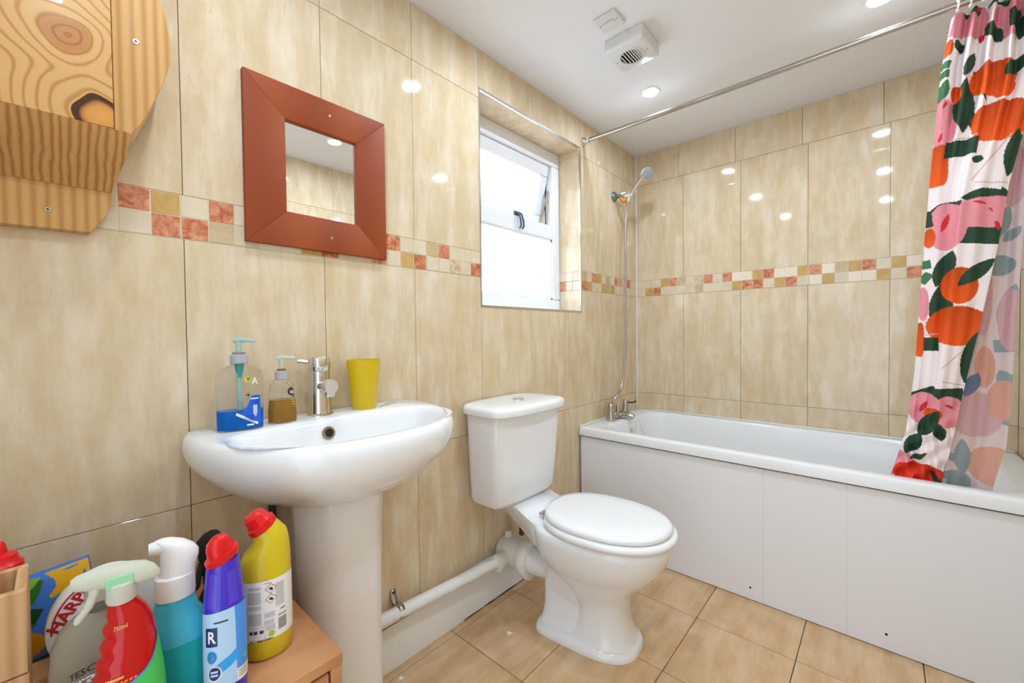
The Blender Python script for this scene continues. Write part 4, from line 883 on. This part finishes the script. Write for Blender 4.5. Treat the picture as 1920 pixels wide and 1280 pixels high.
rectd(b, vb, MT_INK, -.014, .004, .1165, .1185, 0, .0011); obj('recycling_mark', b.poly(circ(.005), mat('mark_green', srgb(90, 190, 160), .4), .95, .055, .0011), vb)
# teal spray bottle
tb = thing('teal_spray', 'teal spray bottle with rounded white trigger head', 'spray bottle', (.383, -2.463, CZ), R(-8)); tb.scale = (1, 1.12, 1.025)
b = Bottle([(0, .028, .035, 0, .004, 2.6), (.004, .030, .0375, 0, .004, 2.6), (.07, .030, .0375, 0, .003, 2.5), (.100, .029, .0355, 0, .002, 2.4), (.118, .026, .0315, 0, 0, 2.2), (.135, .022, .0245, 0, -.002, 2.), (.152, .0205, .0215, 0, -.002, 2.), (.160, .0185, .0185, 0, -.002, 2.)])
obj('bottle', b.mesh(MT_TEAL, 40), tb); obj('liquid', b.mesh(MT_TEALQ, 40, .004, .088, .0004), tb)
obj('collar', lathe([(.0225, .153), (.0230, .157), (.0225, .186), (.020, .188)], MT_WHITEPL, 32, org=(0, -.002, 0)), tb)
obj('trigger_head', tl([(0, .184, 0, .0205, .020), (.002, .198, 0, .0205, .019), (.004, .210, -6, .0215, .0185), (.0035, .222, -12, .0225, .0175), (-.001, .232, -14, .0215, .0155), (-.006, .239, -12, .017, .012), (-.009, .243, -10, .008, .006)], MT_WHITEPL), tb)
nz1 = obj('nozzle', tube([(-.006, 0, 0), (-.020, 0, .001), (-.029, 0, .001)], [.0125, .0105, .0085], MT_WHITEPL, 18), tb)
for v in nz1.data.vertices: v.co = Vector((v.co.y, v.co.x, v.co.z + .2315))
# red trigger spray bottle
rb = thing('red_spray', 'red spray bottle with green label and pale trigger head', 'spray bottle', (.436, -2.531, CZ), R(-5)); rb.scale = (.85, .70, 1.0)
b = Bottle([(z * 1.28, *q) for z, *q in [(0, .030, .056, 0, .004, 2.5), (.004, .032, .059, 0, .004, 2.5), (.04, .033, .0585, 0, .005, 2.4), (.075, .031, .0535, 0, .007, 2.3), (.11, .028, .0425, 0, .010, 2.2), (.135, .025, .0355, 0, .010, 2.1), (.148, .0225, .029, 0, .007, 2.), (.158, .020, .0225, 0, .001, 2.), (.166, .018, .0195, 0, 0, 2.)]])
me = b.mesh(MT_REDB, 48)
fine = Bottle([(z, *b.at(z)[1:]) for z in [i * .0044 for i in range(49)]]); me = fine.mesh(MT_REDB, 48)
for v in me.vertices:
    if v.co.y < .0 and .06 < v.co.z < .19: v.co.y += .0030 * math.sin(v.co.z * 2 * math.pi / .022) * min(1, -v.co.y / .02)
obj('bottle', me, rb)
obj('collar', lathe([(.0225, .206), (.0235, .209), (.0225, .230), (.020, .232)], MT_PALE, 32), rb)
hd_ = [(-.068, .243, .0070, .006), (-.060, .2435, .010, .010), (-.040, .2425, .0135, .013), (-.015, .2405, .0150, .015), (.015, .2375, .0160, .016), (.036, .235, .0140, .015), (.050, .231, .010, .011), (.058, .227, .004, .005)]
obj('trigger_head', loft([[Vector((rx * math.cos(2 * math.pi * k / 28), y, z + rz * math.copysign(abs(math.sin(2 * math.pi * k / 28)) ** .8, math.sin(2 * math.pi * k / 28)))) for k in range(28)] for y, z, rz, rx in hd_], MT_PALE), rb)
obj('mechanism', box(.006, .0165, -.022, .020, .226, .244, .003, 2, MT_MINT), rb); obj('stem', box(-.014, .016, -.016, .018, .226, .240, .003, 2, MT_PALE), rb)
obj('trigger_lever', tube(spline([(.002, -.034, .236), (.002, -.039, .222), (.002, -.048, .207), (.002, -.064, .192)], 5), [.0085] * 5 + [.0070] * 5 + [.0055] * 5 + [.003], MT_PALE, 14), rb)
f = fine.fn(0, 0, .0012, 0., .058)
gl = [(.058 - .001 * i, .083 - .0045 * i - .00028 * i * i * .25) for i in range(0)]
edge = [(.080, .150), (.066, .138), (.052, .126), (.038, .115), (.022, .106), (.004, .099), (-.016, .093), (-.04, .088)]
V, F = [], []; K_ = 12
es = [edge[0]] + [((a[0] * (3 - k) + b_[0] * k) / 3, (a[1] * (3 - k) + b_[1] * k) / 3) for a, b_ in zip(edge, edge[1:]) for k in (1, 2, 3)]
for u, z in es: V += [f(u, z + (.004 - z) * k / K_) for k in range(K_ + 1)]
for i in range(len(es) - 1):
    for k in range(K_): a = i * (K_ + 1) + k; F.append((a, a + 1, a + K_ + 2, a + K_ + 1))
obj('green_label', mesh('l', V, F, [MT_GREEN], 60), rb)
V, F = [], []
for u, z in edge: V += [f(u, z + .0032) + Vector((.0004, 0, 0)), f(u, z - .0002) + Vector((.0004, 0, 0))]
for i in range(len(edge) - 1): F.append((2 * i, 2 * i + 1, 2 * i + 3, 2 * i + 2))
obj('label_edge', mesh('l', V, F, [mat('label_edge_blue', srgb(70, 150, 220), .35)], 60), rb)
obj('lettering', text_mesh('750ml', .0075, MT_INKY, fine.fn(-.36, .176, .0012, R(8), .03), .01, .2), rb)
for u0, u1, z in ((-.034, -.006, .110), (-.026, .010, .104)):
    for i in range(7):
        q = u0 + (u1 - u0) * i / 7; obj('print_block', fine.poly([(q, -.0012 + .0002 * i), (q + .0034, -.0012 + .0003 * i), (q + .0040, .0018 + .0003 * i), (q + .0006, .0018 + .0002 * i)], MT_INKO if z < .107 else MT_INKY, 0, z, .0012), rb)
# grey clear bath soak bottle
gb = thing('bath_soak', 'translucent grey bottle with white lettering beside the red spray', 'bottle', (.310, -2.553, CZ), R(-2)); gb.scale = (1, .92, 1.10)
b = Bottle([(0, .026, .050, 0, 0, 3.0), (.004, .028, .053, 0, 0, 3.0), (.06, .028, .0535, 0, 0, 2.9), (.095, .027, .050, 0, 0, 2.7), (.115, .024, .043, 0, .002, 2.5), (.128, .020, .032, 0, .006, 2.2), (.135, .018, .0215, 0, .008, 2.)])
obj('bottle', b.mesh(mat('smoky_grey_plastic', srgb(176, 166, 144), .16, trans=.35, ior=1.1), 44), gb)
obj('cap', lathe([(.0215, .135), (.0235, .138), (.0230, .163), (.019, .168), (0, .169)], MT_CLEARG, 32, org=(0, .012, 0)), gb)
lett(b, gb, 'TESCO', .0115, MT_INK, -.12, .0655, .001, R(14), .01, .2); lett(b, gb, 'extract', .0185, MT_WHITEINK, -.20, .0530, .001, R(10), .008)
MT_FAINT = mat('ink_faint', srgb(206, 200, 184), .5)
lett(b, gb, 'soothing', .0115, MT_FAINT, -.12, .0410, .001, R(10)); lett(b, gb, 'muscle', .0115, MT_FAINT, -.28, .0325, .001, R(10)); lett(b, gb, 'bath soak', .0115, MT_FAINT, -.12, .0235, .001, R(10))
# dark spray bottle behind
db = thing('dark_spray', 'dark smoky spray bottle behind the violet bottle', 'spray bottle', (.285, -2.398, CZ), R(-14))
b = Bottle([(0, .020, .024), (.004, .022, .026), (.06, .022, .026), (.085, .017, .019), (.10, .011, .012), (.112, .010, .0105)])
obj('bottle', b.mesh(MT_SMOKE, 28), db); obj('collar', lathe([(.0125, .108), (.0130, .128), (.010, .130)], MT_BLACK, 24), db)
obj('trigger_head', tl([(-.004, .126, 0, .011, .010), (-.006, .150, 0, .0115, .010), (-.006, .172, -8, .0165, .012), (-.002, .186, -10, .0185, .013), (.004, .197, -12, .014, .010), (.006, .203, -10, .006, .005)], MT_SMOKE, 24), db)
obj('trigger_lever', tube(spline([(.006, -.014, .150), (.008, -.018, .130), (.008, -.022, .105)], 4), [.005] * 8 + [.003], MT_BLACK, 10), db)
# red capped bottle behind the box
rc = thing('bleach_bottle', 'bottle with a stepped red cap behind the wooden box', 'bottle', (.166, -2.651, CZ), 0); rc.scale = (.9, .9, 1.20)
b = Bottle([(0, .028, .030), (.004, .030, .032), (.11, .030, .032), (.14, .024, .026), (.152, .018, .019)])
obj('bottle', b.mesh(MT_YEL, 32), rc); obj('cap', lathe([(.028, .148), (.030, .151), (.0295, .170), (.024, .174), (.022, .182), (.011, .185), (.009, .196), (.006, .200), (0, .201)], MT_RED, 24), rc)
# fruit printed pouch
class Pil:
    def __init__(s, w_, h, d): s.w, s.h, s.d = w_, h, d
    def pt(s, u, v, off=0., sg=1):
        q = max(0, 1 - (2 * u / s.w) ** 2) * max(0, 1 - (2 * v / s.h) ** 2); return Vector((sg * (s.d * q ** .45) + off, u, v + s.h / 2))
    def mesh(s, m, n=18):
        V, F = [], []
        for sg in (1, -1):
            o = len(V)
            for i in range(n + 1):
                for j in range(n + 1): V.append(s.pt(-s.w / 2 + s.w * j / n, -s.h / 2 + s.h * i / n, 0, sg))
            for i in range(n):
                for j in range(n): a = o + i * (n + 1) + j; F.append((a, a + 1, a + n + 2, a + n + 1))
        me = mesh('pillow', V, F, [m], 70); bm = bmesh.new(); bm.from_mesh(me); bmesh.ops.remove_doubles(bm, verts=bm.verts, dist=1e-5); bmesh.ops.recalc_face_normals(bm, faces=bm.faces); bm.to_mesh(me); bm.free(); return me
    def decal(s, poly, m, off):
        cx = sum(p[0] for p in poly) / len(poly); cy = sum(p[1] for p in poly) / len(poly); n = len(poly); V = [s.pt(cx, cy, off)]; F = []
        K = 5
        for k in range(1, K + 1):
            for p in poly: V.append(s.pt(cx + (p[0] - cx) * k / K, cy + (p[1] - cy) * k / K, off))
        for i in range(n):
            j = (i + 1) % n; F.append((0, 1 + i, 1 + j))
            for k in range(K - 1): a = 1 + k * n; F.append((a + i, a + n + i, a + n + j, a + j))
        return mesh('decal', V, F, [m], 70)
def lens(x0, y0, x1, y1, w_, n=8):
    dx, dy = x1 - x0, y1 - y0; L_ = math.hypot(dx, dy); nx_, ny_ = -dy / L_, dx / L_; A = [(x0 + dx * i / n + nx_ * w_ * math.sin(math.pi * i / n), y0 + dy * i / n + ny_ * w_ * math.sin(math.pi * i / n)) for i in range(n + 1)]
    return A + [(x0 + dx * i / n - nx_ * w_ * math.sin(math.pi * i / n), y0 + dy * i / n - ny_ * w_ * math.sin(math.pi * i / n)) for i in range(n - 1, 0, -1)]
pk = thing('wipes_pouch', 'blue pouch printed with lemons and limes leaning on the wall', 'pouch', (.112, -2.606, CZ), R(-2)); pk.scale = (1, .92, .94)
pil = Pil(.160, .160, .016); pk.rotation_euler = (R(6), R(-4), R(-2))
obj('pouch', pil.mesh(mat('pouch_blue', srgb(66, 120, 210), .3)), pk)
MT_LEM = mat('lemon_print', srgb(238, 180, 30), .3); MT_LEMD = mat('lemon_dark_print', srgb(206, 140, 10), .3); MT_LIMEP = mat('lime_print', srgb(130, 180, 50), .3); MT_LG = mat('lime_dark_print', srgb(30, 110, 30), .3); MT_DG = mat('leaf_print', srgb(20, 70, 20), .3)
for poly, m_, o_, n_ in (([(-.078, .078), (-.045, .078), (-.052, .058), (-.078, .036)], MT_LAB, .0006, 'white_corner'), ([(-.078, .034), (-.058, .050), (-.054, .040), (-.078, .018)], MT_NAVY, .0007, 'name_band'), ([(.020, .076), (.078, .076), (.078, .010), (.020, .030)], MT_LEM, .0006, 'lemon_print'),
        (lens(-.048, .030, .016, .066, .022), MT_LG, .0008, 'lime_print'), (lens(-.046, .050, .014, .072, .012), MT_LIMEP, .0011, 'lime_flesh'), (lens(-.056, -.004, .010, .016, .022), MT_DG, .0008, 'leaf_print'), (lens(-.078, -.010, .0, -.006, .010), MT_LG, .0010, 'leaf_print'), (circ(.034, 20, -.028, -.042, .8), MT_LEMD, .0007, 'lemon_print'), (circ(.026, 20, .05, -.03, 1.), MT_LEM, .0007, 'lemon_print')):
    obj(n_, pil.decal(poly, m_, o_), pk)
for i in range(2): obj('name_line', pil.decal([(-.076, .0285 - i * .006), (-.061, .0400 - i * .006), (-.060, .0375 - i * .006), (-.076, .0255 - i * .006)], MT_WHITEINK, .0010), pk)
# white packet with red lettering
hp_ = thing('toilet_block_pack', 'white rounded packet with bold red lettering behind the grey bottle', 'packet', (.218, -2.532, CZ + .002), R(-3)); hp_.scale = (1, 1, 1.07)
sec = lambda x, k: [Vector((x, .073 * k * math.cos(2 * math.pi * i / 48), .080 + .078 * k * math.sin(2 * math.pi * i / 48))) for i in range(48)]
obj('pack', loft([sec(-.012, .95), sec(-.010, 1), sec(.008, 1), sec(.011, .985), sec(.012, .95)], MT_LAB), hp_)
arcl = [(-.0665 * math.cos(R(a)), .080 + .071 * math.sin(R(a))) for a in range(0, 75, 6)]; arci = [(-.0640 * math.cos(R(a)), .080 + .0683 * math.sin(R(a))) for a in range(0, 75, 6)]
n_ = len(arcl); obj('rim_line', mesh('l', [(.0124, a, z) for a, z in arcl] + [(.0124, a, z) for a, z in arci], [(i, i + 1, n_ + i + 1, n_ + i) for i in range(n_ - 1)], [MT_INKRED]), hp_)
cr, sr = math.cos(R(52)), math.sin(R(52))
obj('lettering', text_mesh('HARPIC', .023, MT_INKRED, lambda u, v: Vector((.0127, -.0400 + u * cr - v * sr, .116 + u * sr + v * cr)), .035), hp_)
# small clear packet between the red and teal sprays
pq = thing('striped_packet', 'small crinkled packet with brown stripes between the red and teal sprays', 'packet', (.20, -2.462, CZ), R(-8))
pil = Pil(.07, .125, .010); obj('packet', pil.mesh(mat('packet_tan', srgb(180, 140, 92), .25), 12), pq)
for v_, c in ((.040, (150, 92, 40)), (.030, (214, 170, 110)), (.018, (170, 80, 40)), (.004, (196, 150, 90)), (-.008, (180, 70, 40))): obj('stripe', pil.decal([(-.03, v_ - .006), (.03, v_ + .004), (.03, v_ + .010), (-.03, v_)], mat('packet_stripe', srgb(*c), .3), .0008), pq)
obj('blue_corner', pil.decal([(-.033, .040), (-.016, .048), (-.016, .058), (-.033, .058)], MT_LABB, .0010), pq)
# tiny dark bottle at the front
tv = thing('small_vial', 'tiny dark vial with white label beside the wooden box', 'bottle', (.345, -2.606, CZ), 0)
obj('vial', lathe([(.0085, 0), (.009, .002), (.009, .040), (.006, .046), (.006, .052), (0, .053)], MT_BLACK, 20), tv); b = Bottle([(0, .009, .009), (.05, .009, .009)]); obj('label', b.patch(MT_LAB, R(-60), R(60), .010, .042, .0005, 8, 2), tv)
# scraps on the floor
MT_SCRAP = mat('paper_scrap', srgb(238, 236, 230), .8)
for x, y, s, lab in ((.197, -1.486, .018, 'small torn white paper scrap on the floor tiles before the toilet'), (.070, -1.862, .016, 'small paint flake on the floor by the skirting end')):
    o = obj('paper_scrap', prism([(-s * .6, -s * .2), (-s * .1, -s * .25), (s * .1, -s * .7), (s * .35, -s * .1), (s * .6, s * .5), (s * .1, s * .25), (-s * .3, s * .4)], .0004, .0022, 'Z', MT_SCRAP)); o.location = (x, y, 0); tag(o, lab, 'scrap')
